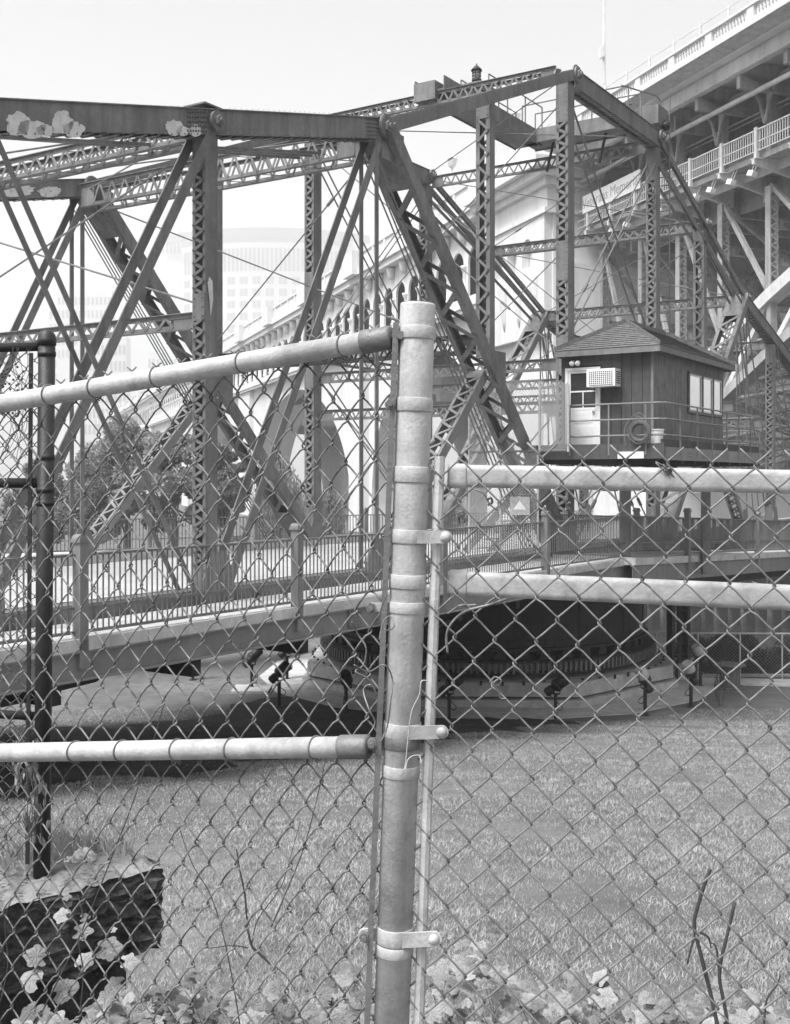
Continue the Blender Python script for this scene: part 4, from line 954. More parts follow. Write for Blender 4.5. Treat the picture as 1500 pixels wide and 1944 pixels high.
# ------------------------------------------------------------------ concrete arcade viaduct and pylon
via = empty('arcade_viaduct', HP(150, 50, -7), 'pale concrete viaduct with upper arcade and tall round arches receding leftwards', 'viaduct')
VU0, VU1 = 94, 470
def arch_face(name, u0, u1, a0_, a1_, zb, zt, opens, m, parent, seg=14, kind=None):
    """wall between zb and zt with arched openings (ua, ub, sill, spring) whose heads are half ellipses of the given rise"""
    mb = MB(); prof = []
    opens = sorted(opens); cur = u0
    def quad(ua, ub, za0, za1, zb0, zb1):    # strip between lower edge (za0->za1) and upper edge
        vs = [HP(ua, a0_, za0), HP(ub, a0_, za1), HP(ub, a0_, zb1), HP(ua, a0_, zb0)]
        mb.prism(vs, NV * (a1_ - a0_))
    for (ua, ub, sill, spring, rise) in opens:
        if ua > cur: quad(cur, ua, zb, zb, zt, zt)
        c = (ua + ub) / 2; hw = (ub - ua) / 2; zs = []
        for k in range(seg + 1):
            t_ = math.pi - math.pi * k / seg; zs.append((c + hw * math.cos(t_), spring + rise * math.sin(t_)))
        for k in range(seg): quad(zs[k][0], zs[k + 1][0], zs[k][1], zs[k + 1][1], zt, zt)
        if sill > zb + .01: quad(ua, ub, zb, zb, sill, sill)
        cur = ub
    if cur < u1: quad(cur, u1, zb, zb, zt, zt)
    return mb.build(name, M[m], parent, kind=kind)
pitch = 4.15; ZA0, ZA1 = 16.3, 23.6
ops = []; u_ = VU0 + 1.2
bays = [(88 + 46 * i + 6 + (0), 88 + 46 * i + 6 + 38) for i in range(9)]
while u_ + 2.9 < VU1:
    ops.append((u_, u_ + 3.1, 17.0, 20.1, 1.5)); u_ += pitch
arch_face('arcade_wall', VU0, VU1, 41, 41.22, ZA0, ZA1, ops, 'conc_w', via, 8)
HX('arcade_shade_sheet', VU0, VU1, 44.5, 44.9, 12, 24, 'dark', via)  # near-black sheet added so the arcade openings look shaded
HX('arcade_floor', VU0, VU1, 41.5, 64, 15.9, 16.3, 'conc_w', via); HX('belt_course', VU0, VU1, 40.6, 41.0, 16.0, 16.9, 'conc_w', via); HX('belt_course', VU0, VU1, 40.8, 41.0, 15.6, 16.0, 'conc_w', via)
colm = MB().lathe(V(0, 0, 0), [(.36, 0), (.36, .3), (.26, .4), (.23, 2.4), (.28, 2.5), (.44, 2.85), (.44, 3.05)], 8).mesh('arcade_column', M['conc_w'], True)
cj = MB().lathe(V(0, 0, 0), [(.25, 0), (.4, .3), (.55, .9), (.6, 1.3)], 6).mesh('bracket', M['conc_w'], True)
for i, o_ in enumerate(ops[:60]):
    inst('arcade_column', colm, Matrix.Translation(HP(o_[1] + .7, 41.0, 17.0)), via)
    inst('bracket', cj, Matrix.Translation(HP(o_[1] + .7, 40.7, 22.2)), via)
HX('cornice', VU0, VU1, 39.9, 41.4, 23.6, 24.3, 'conc_w', via); HX('cornice', VU0, VU1, 39.6, 41.4, 24.3, 25.0, 'conc_w', via); HX('upper_deck', VU0, VU1, 41, 65, 24, 25.2, 'conc_w', via)
HX('parapet_base', VU0, VU1, 39.9, 40.3, 25.0, 25.5, 'conc_w', via); HX('coping', VU0, VU1, 39.85, 40.35, 26.75, 27.0, 'conc_w', via)
pb = HX('parapet_panel', VU0, VU1, 40.02, 40.18, 25.5, 26.75, 'conc_w', via)
sm = MB().obox(V(0, 0, 0), LV * .3, NV * .22, Z * .62).mesh('parapet_block', M['conc_w'])
for i in range(90): inst('parapet_block', sm, Matrix.Translation(HP(VU0 + 1 + i * pitch, 40.1, 26.12)), pb).matrix_parent_inverse = Matrix.Identity(4)
for i in range(0, 20): HX('parapet_bay', VU0 + 12 + i * 23, VU0 + 16 + i * 23, 38.9, 40.3, 24.3, 27.1, 'conc_w', via)
bigs = []
edges = [(93.8, 131), (139, 199), (211, 271), (283, 343), (355, 415)]
for a, b in edges: bigs.append((a, b, -7, -6 if b - a > 50 else -3, 19.5 if b - a > 50 else 16.5))
for a0_, a1_ in ((42, 47.5), (58, 63.5)):
    arch_face('arch_ring_wall', 92.5, VU1, a0_, a1_, -7, 15.9, bigs, 'conc_w', via, 26)
for a, b in ((131, 139), (199, 211), (271, 283), (343, 355)):
    HX('buttress', a + 1, b - 1, 41.2, 42, -7, 15.6, 'conc_w', via)
for (a, b) in edges[:3]:      # spandrel columns standing on the arch rings between the two rings
    for j in range(7):
        uu = a + (b - a) * (j + .5) / 7; HX('spandrel_wall', uu - .5, uu + .5, 47.5, 58, 9 if abs(j - 3) > 1 else 13.6, 15.9, 'conc_w', via)
lampm = MB().lathe(V(0, 0, 0), [(.25, 0), (.25, .3), (.12, .4), (.1, 2.4), (.35, 2.6), (.55, 3.3), (.45, 3.5), (.1, 3.8)], 8)
for i, (u_, t_) in enumerate(((100, 'above the pylon left edge'), (86, 'on the parapet above the pylon'), (39.8, 'on the parapet near the upper right corner'))):
    o = lampm.build('globe_lamp', M['conc_w']) if i == 0 else o.copy()
    if i: link(o)
    o.location = HP(u_, 40.1, 27.0); tag(o, 'pale bowl topped parapet lamp ' + t_, 'street lamp', 'bowl lamps along the high bridge parapet')
mast = empty('light_mast', HP(76, 41, 27), 'tall thin pale mast with a flat fitting rising over the high bridge', 'mast')
xp = (1147 - CX) / F; um = (42 * (NV.x - xp * NV.y)) / (xp * LV.y - LV.x)
MB().tube([HP(um, 42, 25), HP(um, 42, 40)], [.16, .07], 8).build('pole', M['hsteel_l'], mast)
zq = (HY - 100) / F * HP(um, 42, 0).y; MB().obox(HP(um, 41.8, zq), LV * .35, NV * .08, Z * .4).build('fitting', M['hsteel_l'], mast)
# pylon
pyl = empty('bridge_pylon', HP(87, 52, -7), 'huge white concrete pylon with arched niches between arcade and steel span', 'pylon')
HX('pylon_shaft', 80.8, 93.8, 41, 65, -7, 21.5, 'conc_w', pyl)
npn = [(83.2 + i * 2.9, 83.2 + i * 2.9 + 1.9, 17.2, 18.6, .95) for i in range(3)]
arch_face('niche_wall', 81.0, 93.4, 40.3, 40.99, 11.5, 21.0, npn, 'conc_w', pyl, 10)
for i in range(4): MB().lathe(HP(82.6 + i * 2.95, 40.35, 12.5), [(.1, 0), (.3, .8), (.45, 2.2), (.6, 3.6), (.65, 4.4)], 8).build('corbel', M['conc_w'], pyl, True)
HX('string_course', 80.5, 93.9, 40.1, 65, 21.0, 21.4, 'conc_w', pyl)
HX('pylon_frieze', 80.9, 93.7, 40.5, 65, 21.4, 23.2, 'conc_w', pyl)
for j, (q, z0_, z1_) in enumerate(((40.1, 23.2, 23.8), (39.5, 23.8, 24.4), (38.9, 24.4, 25.2))): HX('cornice', 80.4 - j * .4, 94 + j * .2, q, 65, z0_, z1_, 'conc_w', pyl)
HX('parapet', 80.5, 94, 39.2, 39.6, 25.2, 27.2, 'conc_w', pyl)
HX('abutment', 79.9, 80.8, 42, 64, -7, 17, 'conc_w', pyl)
HX('low_pier', 70, 79.8, 44, 62, -7, -1, 'conc_w', pyl)

# ------------------------------------------------------------------ city beyond the haze
ct = empty('curved_office_tower', at(535, 908, 1900), 'huge curved office tower with overhanging roof fading in fog', 'office tower')
Yc = 1900; Rr = 270; cc = V((500 - CX) / F * Yc, Yc + Rr, 0)
def cpt(th, r, z): return cc + V(math.sin(th) * r, -math.cos(th) * r, z)
def cwall(name, r, za, zb_, th0, th1, n, m):
    mb = MB(); vs = []
    for k in range(n + 1):
        t_ = th0 + (th1 - th0) * k / n; vs += [cpt(t_, r, za), cpt(t_, r, zb_), cpt(t_, r - 6, zb_), cpt(t_, r - 6, za)]
    mb.add(vs, [(4 * k + j, 4 * k + 4 + j, 4 * k + 4 + (j + 1) % 4, 4 * k + (j + 1) % 4) for k in range(n) for j in range(4)]); return mb.build(name, M[m], ct)
zpix = lambda y: (HY - y) / F * Yc
cwall('tower_wall', Rr * .93, -7, zpix(455), -.64, .66, 40, 'city'); cwall('roof_band', Rr * 1.02, zpix(449), zpix(433), -.68, .7, 40, 'city_d')
wm = MB().obox(V(0, 0, 0), V(2.9, 0, 0), V(0, .5, 0), V(0, 0, 1)).mesh('window', M['city_d'])
def cwin(th, z, hh, ww):
    o = inst('window', wm, Matrix.Translation(cpt(th, Rr * .93 + .25, z)) @ Matrix.Rotation(th, 4, 'Z') @ Matrix.Diagonal((ww, 1, hh, 1)), ct)
for k in range(42):
    th = -.6 + k * .0295; cwin(th, (zpix(466) + zpix(510)) / 2, (zpix(466) - zpix(510)) / 2, .8); cwin(th, zpix(450) + .2, 4.0, 1.3)
for r_ in range(6):
    for k in range(42):
        if k % 3 != 2: cwin(-.6 + k * .0295, zpix(528 + r_ * 23), 6.2, 1.1)
tt_ = empty('stepped_tower', at(330, 908, 2000), 'slender stepped stone tower with spire barely visible in the fog', 'tower')
Yt = 2000; ztp = lambda y: (HY - y) / F * Yt; xt = lambda x: (x - CX) / F * Yt
for (xa, xb, ya, yb) in ((296, 372, 660, 1100), (306, 360, 510, 660), (312, 352, 500, 600), (318, 347, 452, 505), (322, 343, 443, 470)):
    MB().obox(V((xt(xa) + xt(xb)) / 2, Yt + 8, (ztp(ya) + ztp(min(yb, 930))) / 2), V((xt(xb) - xt(xa)) / 2, 0, 0), V(0, (xt(xb) - xt(xa)) / 2, 0), Z * (ztp(ya) - ztp(min(yb, 930))) / 2).build('tower_stage', M['city'], tt_)
MB().lathe(V(xt(333), Yt + 8, ztp(444)), [(9, 0), (6.3, 12), (3.1, 18), (1.2, 40), (.1, 57)], 8).build('spire', M['city'], tt_)
for r_ in range(3):
    for k in range(6):
        MB().obox(V(xt(312 + k * 7.4), Yt - (xt(352) - xt(312)) / 2 + 7.4, ztp(530 + r_ * 45 - (60 if r_ == 0 else 0))), V(2, 0, 0), V(0, .6, 0), V(0, 0, 12)).build('window', M['city_d'], tt_)
for (nm, xa, xb, ya, Y, lb2) in (('slab_tower', 108, 212, 551, 1800, 'pale flat topped office slab with upper grille, left in the fog'), ('office_block', 92, 120, 580, 1950, 'faint narrow office block at the left edge of the fog skyline'), ('apartment_tower', 280, 352, 668, 1700, 'faint gridded tower behind the near truss end post'), ('low_block', 150, 240, 640, 1500, 'pale mid height block above the trees at left')):
    e = empty(nm, at((xa + xb) / 2, 908, Y), lb2, 'building'); q = lambda x: (x - CX) / F * Y; zz = (HY - ya) / F * Y
    MB().obox(V((q(xa) + q(xb)) / 2, Y + 12, zz / 2 - 3), V((q(xb) - q(xa)) / 2, 0, 0), V(0, 12, 0), Z * (zz / 2 + 3)).build('tower_wall', M['city'], e)
    nx_ = int((xb - xa) / 8)
    for i in range(nx_):
        for j in range(9 if nm != 'slab_tower' else 5):
            MB().obox(V(q(xa) + (q(xb) - q(xa)) * (i + .5) / nx_, Y - .1, zz - 17 - j * 21), V((q(xb) - q(xa)) / nx_ * .28, 0, 0), V(0, .5, 0), Z * 6.2).build('window', M['city_d'], e)

# ------------------------------------------------------------------ trees beyond the bridge
def leafcloud(n, ctrs, size, sq=1.):
    ctrs = np.array(ctrs, float); k = rng.integers(0, len(ctrs), n); dd = rng.normal(size=(n, 3)); dd /= np.linalg.norm(dd, axis=1)[:, None]
    rad = ctrs[k, 3] * (.55 + .5 * rng.random(n) ** .6); p = ctrs[k, :3] + dd * rad[:, None] * np.array([1, 1, sq])
    a = rng.normal(size=(n, 3)); a /= np.linalg.norm(a, axis=1)[:, None]; b = np.cross(a, rng.normal(size=(n, 3))); b /= np.linalg.norm(b, axis=1)[:, None]
    s = size * (.6 + .8 * rng.random(n))[:, None]
    return np.stack([p - a * s, p + b * s * .6, p + a * s, p - b * s * .6], 1)
def quads(name, co_, m, parent):
    n = len(co_); me = bpy.data.meshes.new(name); me.vertices.add(n * 4); me.vertices.foreach_set('co', co_.astype(np.float32).ravel())
    me.loops.add(n * 4); me.loops.foreach_set('vertex_index', np.arange(n * 4, dtype=np.int32)); me.polygons.add(n)
    me.polygons.foreach_set('loop_start', np.arange(0, n * 4, 4, dtype=np.int32)); me.update(calc_edges=True); me.materials.append(M[m])
    o = link(bpy.data.objects.new(name, me)); adopt(o, parent); return o
def tree(x, ytop, Y, wpx, label, name='broadleaf_tree', m='tree', group=None, n=9000, size=.22):
    b = V((x - CX) / F * Y, Y, -6.9); top = (HY - ytop) / F * Y; H = top + 6.9; W = wpx / F * Y / 2
    e = empty(name, b, label, 'tree', group); r = random.Random(int(x * 7 + Y))
    tk = MB(); tk.tube([b, b + V(.1, 0, H * .3), b + V(-.1, .1, H * .6)], [W * .07 + .1, W * .05 + .07, .08], 8)
    ctr = []
    for i in range(26):
        a = r.random() * 6.28; q = r.random() ** .5; h = .25 + .7 * r.random(); wq = W * (1 - abs(h - .5) * .9) * q
        c = b + V(math.cos(a) * wq, math.sin(a) * wq, H * h); ctr.append((*c, W * (.2 + .2 * r.random())))
        if i % 2 == 0: tk.tube([b + Z * H * (.2 + .3 * r.random()), b.lerp(c, .6) + Z * H * .12, c], [.09, .06, .03], 5)
    tk.build('trunk', M['bark'], e); quads('crown', leafcloud(int(n * 1.9), ctr, size * .7, .8), m, e); return e
tree(165, 850, 92, 150, 'grey green round tree behind the dark fence post', group='trees on the bank behind the bridge')
tree(240, 800, 88, 175, 'tallest round crowned tree under the arcade viaduct', group='trees on the bank behind the bridge')
tree(330, 822, 84, 150, 'bushy tree behind the wide near truss post, left side', group='trees on the bank behind the bridge')
tree(70, 880, 96, 140, 'small hazy tree at the left edge behind the mesh', group='trees on the bank behind the bridge')
tree(432, 838, 80, 80, 'small pale tree right of the wide near truss post', group='trees on the bank behind the bridge')
tree(872, 920, 82, 44, 'small shrubby tree just right of the big fence post', group='trees on the bank behind the bridge', n=3000)
def willow(x, ytop, Y, wpx, label):
    b = V((x - CX) / F * Y, Y, -6.9); H = (HY - ytop) / F * Y + 6.9; W = wpx / F * Y / 2; e = empty('willow_tree', b, label, 'tree', 'weeping willows by the viaduct')
    tk = MB(); tk.tube([b, b + Z * H * .5, b + Z * H * .85], [.35, .22, .08], 8); n = 4200; q = []
    strands = 300; allq = []
    for i in range(strands):
        a = rng.random() * 6.28; rr = W * rng.random() ** .5; px_, py_ = b.x + math.cos(a) * rr, b.y + math.sin(a) * rr
        zt_ = b.z + H * (1 - .35 * (rr / W) ** 2 - .1 * rng.random()); ln = H * (.3 + .45 * rng.random()); m_ = 26
        z_ = zt_ - np.linspace(0, ln, m_); s = .13; 
        c = np.stack([px_ + .25 * np.sin(z_ * .8 + i) + rng.normal(size=m_) * .07, np.full(m_, py_), z_], 1)
        ax = rng.normal(size=(m_, 3)) * np.array([.5, .5, .2]); ax /= np.linalg.norm(ax, axis=1)[:, None]
        dn = np.array([0, 0, -.3]); allq.append(np.stack([c - ax * .05, c + dn * .5 + ax * .06, c + dn, c + dn * .5 - ax * .06], 1))
        if i % 12 == 0: tk.tube([b + Z * H * .6, V((b.x + px_) / 2, (b.y + py_) / 2, zt_ + .3), V(px_, py_, zt_)], [.12, .07, .03], 5)
    tk.build('trunk', M['bark'], e); quads('crown', np.concatenate(allq), 'willow', e)
willow(528, 852, 92, 95, 'weeping willow standing in front of the tall viaduct arch'); willow(622, 920, 98, 55, 'smaller weeping willow right of the far tower leg')
# bushes along the far bank, right
for i, (x, yt, Y, w_, t_) in enumerate(((1105, 955, 70, 50, 'beneath the cabin platform'), (1330, 1085, 66, 80, 'on the far bank beneath the approach walkway'), (1440, 1090, 64, 90, 'on the far bank at the right edge'))):
    e = empty('bank_bush', V((x - CX) / F * Y, 80, -6.3), 'low ragged bush growing ' + t_, 'bush'); b = e.location
    quads('foliage', leafcloud(2600, [(b.x + random.uniform(-1, 1) * w_ / F * Y * .5, 80 + random.uniform(-1, 1), -5.9 + random.random() * 1.2, .7) for _ in range(9)], .16, .7), 'bush', e)
    MB().tube([b, b + Z * 1.2], [.08, .03], 5).build('stem', M['bark'], e)

# ------------------------------------------------------------------ floodlights round the pier
def flood(kind):
    e = empty('ground_floodlight', V(0, 0, 0), 'x', 'floodlight', 'floodlights on short posts round the pier'); mb = MB()
    mb.cyl(V(0, 0, 0), V(0, 0, .78), .055, 8); mb.obox(V(0, 0, .8), V(.1, 0, 0), V(0, .03, 0), V(0, 0, .02)).cyl(V(0, 0, -.02), V(0, 0, .04), .13, 10)
    mb.build('post', M['dsteel'], e)
    ax = Vector((-.45, -.1, .9)) if kind == 0 else Vector((-.75, -.2, .62)); ax.normalize(); c = V(0, -.02, 1.02); y_ = MB()
    for k in (-1, 1): y_.beam(V(.12 * k, 0, .8), c + V(.15 * k, 0, .02), .05, .012, V(0, 1, 0))
    y_.build('yoke', M['dsteel'], e)
    MB().lathe(c - ax * .36, [(.1, 0), (.13, .04), (.13, .22), (.09, .26), (.17, .32), (.19, .4), (.19, .44)], 14, ax).build('lamp_body', M['black'], e, True)
    MB().lathe(c + ax * .08, [(.16, 0), (.17, .03), (.175, .3), (.15, .33), (.14, .06)], 14, ax).build('lamp_hood', M['galv'] if kind == 0 else M['black'], e, True)
    MB().tube(catmull([c - ax * .3, c - ax * .3 + V(-.15, 0, -.15), V(-.2, 0, .45), V(-.1, 0, .35), V(0, 0, .5)]), .012, 5).build('cable', M['black'], e)
    return e
fA = flood(0); fB = flood(1)
spots = [(1225, 1357, 0, 0, 'on the apron before the pier, with bright hood'), (1312, 1341, 0, .3, 'at the right tip of the pier apron'), (1055, 1371, 1, 2.6, 'in the lawn in front of the drum centre'), (853, 1371, 1, 2.8, 'just right of the large fence post'),
         (657, 1357, 1, 1.2, 'in the shade left of the large fence post'), (530, 1340, 1, 3.4, 'at the left corner of the apron'), (478, 1307, 1, 3.6, 'on a small slab left of the apron'), (545, 1272, 1, 3.3, 'behind the left side of the apron'),
         (366, 1290, 1, 3.0, 'under the deck, furthest left of all'), (1285, 1296, 1, 0.2, 'behind the right side of the pier, left of two'), (1330, 1302, 0, .1, 'behind the right side of the pier, right of two')]
used = set()
for (x, y, kd, rz, t_) in spots:
    Y = min(6.88 * F / (y - HY), 39)
    if y > 1360: Y = 31.8
    o = (fA, fB)[kd]
    if kd in used: o = copy_tree(o)
    used.add(kd); X = (x - CX) / F * Y; o.location = (X, Y, gz(X, Y) - .01); o.rotation_euler = (0, 0, rz); o['label'] = 'small floodlight on a short post ' + t_
MB().obox(V((478 - CX) / F * 37, 37, -6.87), V(.6, 0, 0), V(0, .6, 0), Z * .05).build('concrete_pad', M['conc']); tag(bpy.data.objects['concrete_pad'], 'small square concrete pad in the grass left of the pier', 'slab')
MB().obox(V((560 - CX) / F * 41, 41, -6.87), V(.7, 0, 0), V(0, .4, 0), Z * .04).build('hatch_cover', M['conc_w']); tag(bpy.data.objects['hatch_cover'], 'pale flat hatch cover in the grass behind the apron', 'hatch')
# cable reel used as a table
xr, Yr = (1386 - CX) / F * 37.4, 37.4
rl2 = empty('cable_reel', V(xr, Yr, -6.9), 'upright wooden cable reel standing on the lawn by the river fence', 'cable reel')
MB().lathe(V(xr, Yr, -6.9), [(.5, 0), (.5, .06)], 20).build('bottom_flange', M['wood'], rl2); MB().lathe(V(xr, Yr, -6.9), [(.5, .74), (.52, .76), (.5, .8)], 20).build('top_flange', M['wood'], rl2)
sm2 = MB().obox(V(0, 0, .4), V(.075, 0, 0), V(0, .02, 0), Z * .34).mesh('stave', M['wood'])
for k in range(14):
    a = 2 * math.pi * k / 14; inst('stave', sm2, Matrix.Translation(V(xr + .3 * math.cos(a), Yr + .3 * math.sin(a), -6.9)) @ Matrix.Rotation(a + math.pi / 2, 4, 'Z'), rl2)
pth = MB().prism([V(9.4, 38.2, -6.905), V(20, 36.5, -6.905), V(20, 38.2, -6.905), V(9.4, 39.1, -6.905)], Z * .06).build('concrete_path', M['conc'], kind='structure')
# river fence
rfn = empty('river_fence', V(11, 39.3, -6.9), 'low chain link fence along the river edge behind the pier', 'fence')
for (a, b) in ((V(7.6, 39.3, 0), V(16.2, 38.9, 0)), (V(7.6, 39.3, 0), V(7.9, 52, 0))): meshpanel(a, b, -6.9, -5.35, .12, .009, 'galv_d', rfn); MB().cyl(a + Z * -5.33, b + Z * -5.33, .03, 6).build('top_rail', M['galv'], rfn)
for k in range(7): MB().cyl(V(7.6 + k * 1.43, 39.3 - k * .066, -6.9), V(7.6 + k * 1.43, 39.3 - k * .066, -5.3), .03, 8).build('fence_post', M['galv'], rfn)
hdg = empty('river_hedge', V(13.5, 40.2, -6.9), 'dark dense weeds behind the river fence at the right edge', 'hedge')
quads('foliage', leafcloud(20000, [(10.6 + random.random() * 4.5, 40.2 + random.random() * .5, -6.9 + random.random() * 1.0, .5) for _ in range(40)], .05, .8), 'bush_d', hdg)
MB().tube([V(12, 40.2, -7.5), V(12, 40.2, -5.9)], .04, 5).build('stem', M['bark'], hdg)
wd_ = empty('tall_weed', V(9.9, 34.5, gz(9.9, 34.5)), 'lanky leggy weed growing in the lawn left of the cable reel', 'weed')
for k in range(6):
    b = wd_.location; MB().tube(catmull([b + V(random.uniform(-.05, .05), 0, -.02), b + V(random.uniform(-.2, .2), 0, .6), b + V(random.uniform(-.5, .5), 0, 1.15 + .2 * random.random())]), .012, 4).build('stem', M['dry'], wd_)

# ------------------------------------------------------------------ foreground chain link fences
def chainlink(parent, O, H, VV, w_, h_, umin, umax, vmin, vmax, r, m, bow=0., jitter=.0, name='wire', seed=1, edge=None):
    """O origin, H and VV unit-ish vectors along the fabric; every zigzag wire is its own object"""
    rr = random.Random(seed); n = H.cross(VV).normalized(); n = -n if n.y > 0 else n
    i = int(math.floor(umin / (w_ / 2))); out = 0
    while i * w_ / 2 < umax:
        ul = i * w_ / 2; pts = []; j = int(vmin / (h_ / 2)); sh = rr.uniform(-jitter, jitter)
        while j * h_ / 2 < vmax:
            side = (i + j) % 2
            # knuckle at the extreme: small overshoot, wire passes from back to front
            ue = ul + (w_ / 2 + r * 1.3 if side else -r * 1.3) + rr.uniform(-1, 1) * r * .5
            ve = j * h_ / 2 + rr.uniform(-1, 1) * r * .8; leg = 1 if side else -1
            un = ul + (w_ / 2 + r * 1.3 if not side else -r * 1.3); vn = (j + 1) * h_ / 2
            pts.append((ue - (r * .55 if side else -r * .55), ve - r * 1.5, -leg * r * 1.0)); pts.append((ue, ve, 0)); pts.append((ue - (r * .55 if side else -r * .55), ve + r * 1.5, leg * r * 1.0))
            if bow:
                for t in (.33, .7):
                    pts.append((ue + (un - ue) * t, ve + (vn - ve) * t + math.sin(math.pi * t) * h_ * bow * (1 if side else .3), leg * r))
            j += 1
        P_ = [O + H * (a + sh) + VV * b + n * c for a, b, c in pts]
        if len(P_) > 3: MB().tube(P_, r, 6).build(name, M[m], parent, True); out += 1
        i += 1
    return out
LEAN = V(-.0345, 0, -1).normalized() * -1     # the posts lean: up and slightly to the right
pb0 = at(793.5, 577, 2.0); pb1 = at(793.5 - 50 * (2500 - 577) / 1367., 2500, 2.0)
gp = empty('gate_post', pb1, 'thick leaning galvanized post in the centre, banded with straps', 'post')
axis = (pb0 - pb1).normalized()
rP = 33.5 / F * 2
n_ = 24; MB().tube([pb1, pb0 - axis * .004, pb0], [rP, rP, rP * .97], 40).build('pipe', M['galv'], gp, True)
cap = MB(); cap.cyl(pb0 - axis * .03, pb0 + axis * .0015, rP * .93, 30); cap.build('pipe_end', M['galv_d'], gp)
def onpost(y): 
    t = (y - 577) / (2500 - 577); return pb0.lerp(pb1, t)
def band(y, hpx, m='galv', k=1.07, tilt=0, right=0, left=0, lbl=None):
    c = onpost(y); h = hpx / F * 2; ax = (axis + V(0, 0, 0) + V(tilt, 0, 0)).normalized()
    mb = MB(); mb.tube([c - ax * h / 2, c - ax * h * .46, c + ax * h * .46, c + ax * h / 2], [rP * k * .985, rP * k, rP * k, rP * k * .985], 40)
    o = mb.build('tension_band', M[m], gp, True)
    if right:
        q = c + V(rP * .9, -rP * .35, 0); e_ = q + V(right / F * 2, -.012, 0)
        s = MB(); s.beam(q - V(rP * .5, .02, 0), e_, h * .92, .004, Z); s.cyl(e_ + V(0, -.003, 0), e_ + V(0, .003, 0), h * .46, 14); s.build('band_tab', M[m], o)
        b_ = MB(); b_.lathe(e_ + V(-.001, -.003, 0), [(.0095, 0), (.009, .003), (.006, .0055), (.001, .007)], 16, V(0, -1, 0)); b_.cyl(e_, e_ + V(0, .025, 0), .004, 8); b_.build('carriage_bolt', M['galv'], o, True)
    if left:
        q = c - V(rP * .9, rP * .2, 0); e_ = q - V(left / F * 2, 0, 0)
        s = MB(); s.beam(q, e_, h * .8, .005, Z); s.cyl(e_ + V(0, -.004, 0), e_ + V(0, .004, 0), h * .4, 12); s.build('band_tab', M[m], o)
        b_ = MB(); b_.cyl(e_ + V(0, -.014, 0), e_ + V(0, -.004, 0), .009, 6); b_.cyl(e_ + V(0, -.022, 0), e_ + V(0, .02, 0), .0045, 8); b_.build('hex_bolt', M['galv_d'], o)
    return o
band(633, 24, right=0); band(769, 26, left=16); band(901, 30); band(1018, 26, right=38); band(1103, 26); band(1152, 21, left=38); band(1384, 27, right=44); band(1408, 22, 'galv_d', left=26); band(1462, 22); band(1772, 30, right=44, left=28); band(1800, 20)
# --- left gate: sagging frame, mesh hooked on it
gt_ = empty('left_gate', at(350, 2100, 2.2), 'sagging chain link gate with two pipe rails filling the left half', 'gate')
thL = math.atan2(.36, .84)
GH = V(-math.cos(thL), math.sin(thL), 0)                     # away from the post, to the left and back
O_ = at(740, 908.7, 2.0)
def gl(u, z0_, sagk): return O_ + GH * u + Z * (z0_ - sagk * u)
rT_ = 20.5 / F * 2
uL = 1.55
top0 = gl(.0, (HY - 641) / F * 2, .105); top1 = gl(uL, (HY - 641) / F * 2, .105)
bot0 = gl(.04, (HY - 1417) / F * 2, .105) + V(-.004, 0, 0); bot1 = gl(uL, (HY - 1417) / F * 2, .108)
mrl = MB().tube([top0, top0.lerp(top1, .5) - Z * .0015, top1], rT_, 20).build('top_rail', M['galv'], gt_, True); mr2 = MB().tube([bot0, bot1], rT_, 20).build('mid_rail', M['galv'], gt_, True)
low0, low1 = gl(.07, -1.55, .105), gl(uL, -1.55, .105); MB().tube([low0, low1], rT_, 20).build('bottom_rail', M['galv'], gt_, True)
for (p, q) in ((top0, top1), (bot0, bot1)):
    u = (q - p).normalized(); c = MB(); c.tube([p - u * .006, p - u * .002, p + u * .05, p + u * .052], [rT_ * .9, rT_ * 1.12, rT_ * 1.14, rT_ * 1.1], 22); c.cyl(p - u * .022, p - u * .004, .008, 8)
    c.obox(p - u * .016, u * .012, V(0, .004, 0), Z * .011).build('rail_end_cup', M['galv_d'], gt_, True)
    b_ = MB(); b_.cyl(p - u * .02 + V(0, -.016, 0), p - u * .02 + V(0, -.006, 0), .008, 6); b_.build('hex_bolt', M['galv_d'], gt_)
stile = MB().beam(at(752, 612, 1.985), at(752 - 55 * (2200 - 612) / 1332, 2200, 1.985), .010, .006, V(1, 0, 0)).build('tension_bar', M['galv_d'], gt_)
stile2 = MB().cyl(at(752, 640, 2.0), at(752 - 55 * (2200 - 640) / 1332, 2200, 2.0), .004, 10).build('gate_stile', M['galv_d'], gt_)
def tie(p, u, r, name='tie_wire', parent=gt_, sl=.25, rw=.0016):
    a = u.orthogonal().normalized(); b = u.cross(a); pts = []
    for k in range(19): t = 2 * math.pi * k / 18; pts.append(p + (a * math.cos(t) + b * math.sin(t)) * (r + rw) + u * (sl * r * math.sin(t + 1)))
    mb = MB(); mb.tube(pts, rw, 6)
    q = p + V(0, .006, 0) - Z * r; mb.tube([q, q + V(.006, .004, -.007), q + V(-.004, .006, -.004), q + V(.004, .002, -.011)], rw, 5)
    return mb.build(name, M['wire'], parent, True)
utop = (top1 - top0).normalized(); ubot = (bot1 - bot0).normalized()
for px_ in (655, 462, 302, 182, 96, 6):
    tt0 = [t for t in np.linspace(0, 1, 400) if CX + F * (top0.lerp(top1, t)).x / (top0.lerp(top1, t)).y < px_][0]; tie(top0.lerp(top1, tt0), utop, rT_)
for px_ in (600, 440, 337, 232, 143, 2):
    tt0 = [t for t in np.linspace(0, 1, 400) if CX + F * (bot0.lerp(bot1, t)).x / (bot0.lerp(bot1, t)).y < px_][0]; tie(bot0.lerp(bot1, tt0), ubot, rT_)
gH = (GH - Z * .105); gV = V(.032, 0, 1)
OL = O_ + V(0, .026, 0)
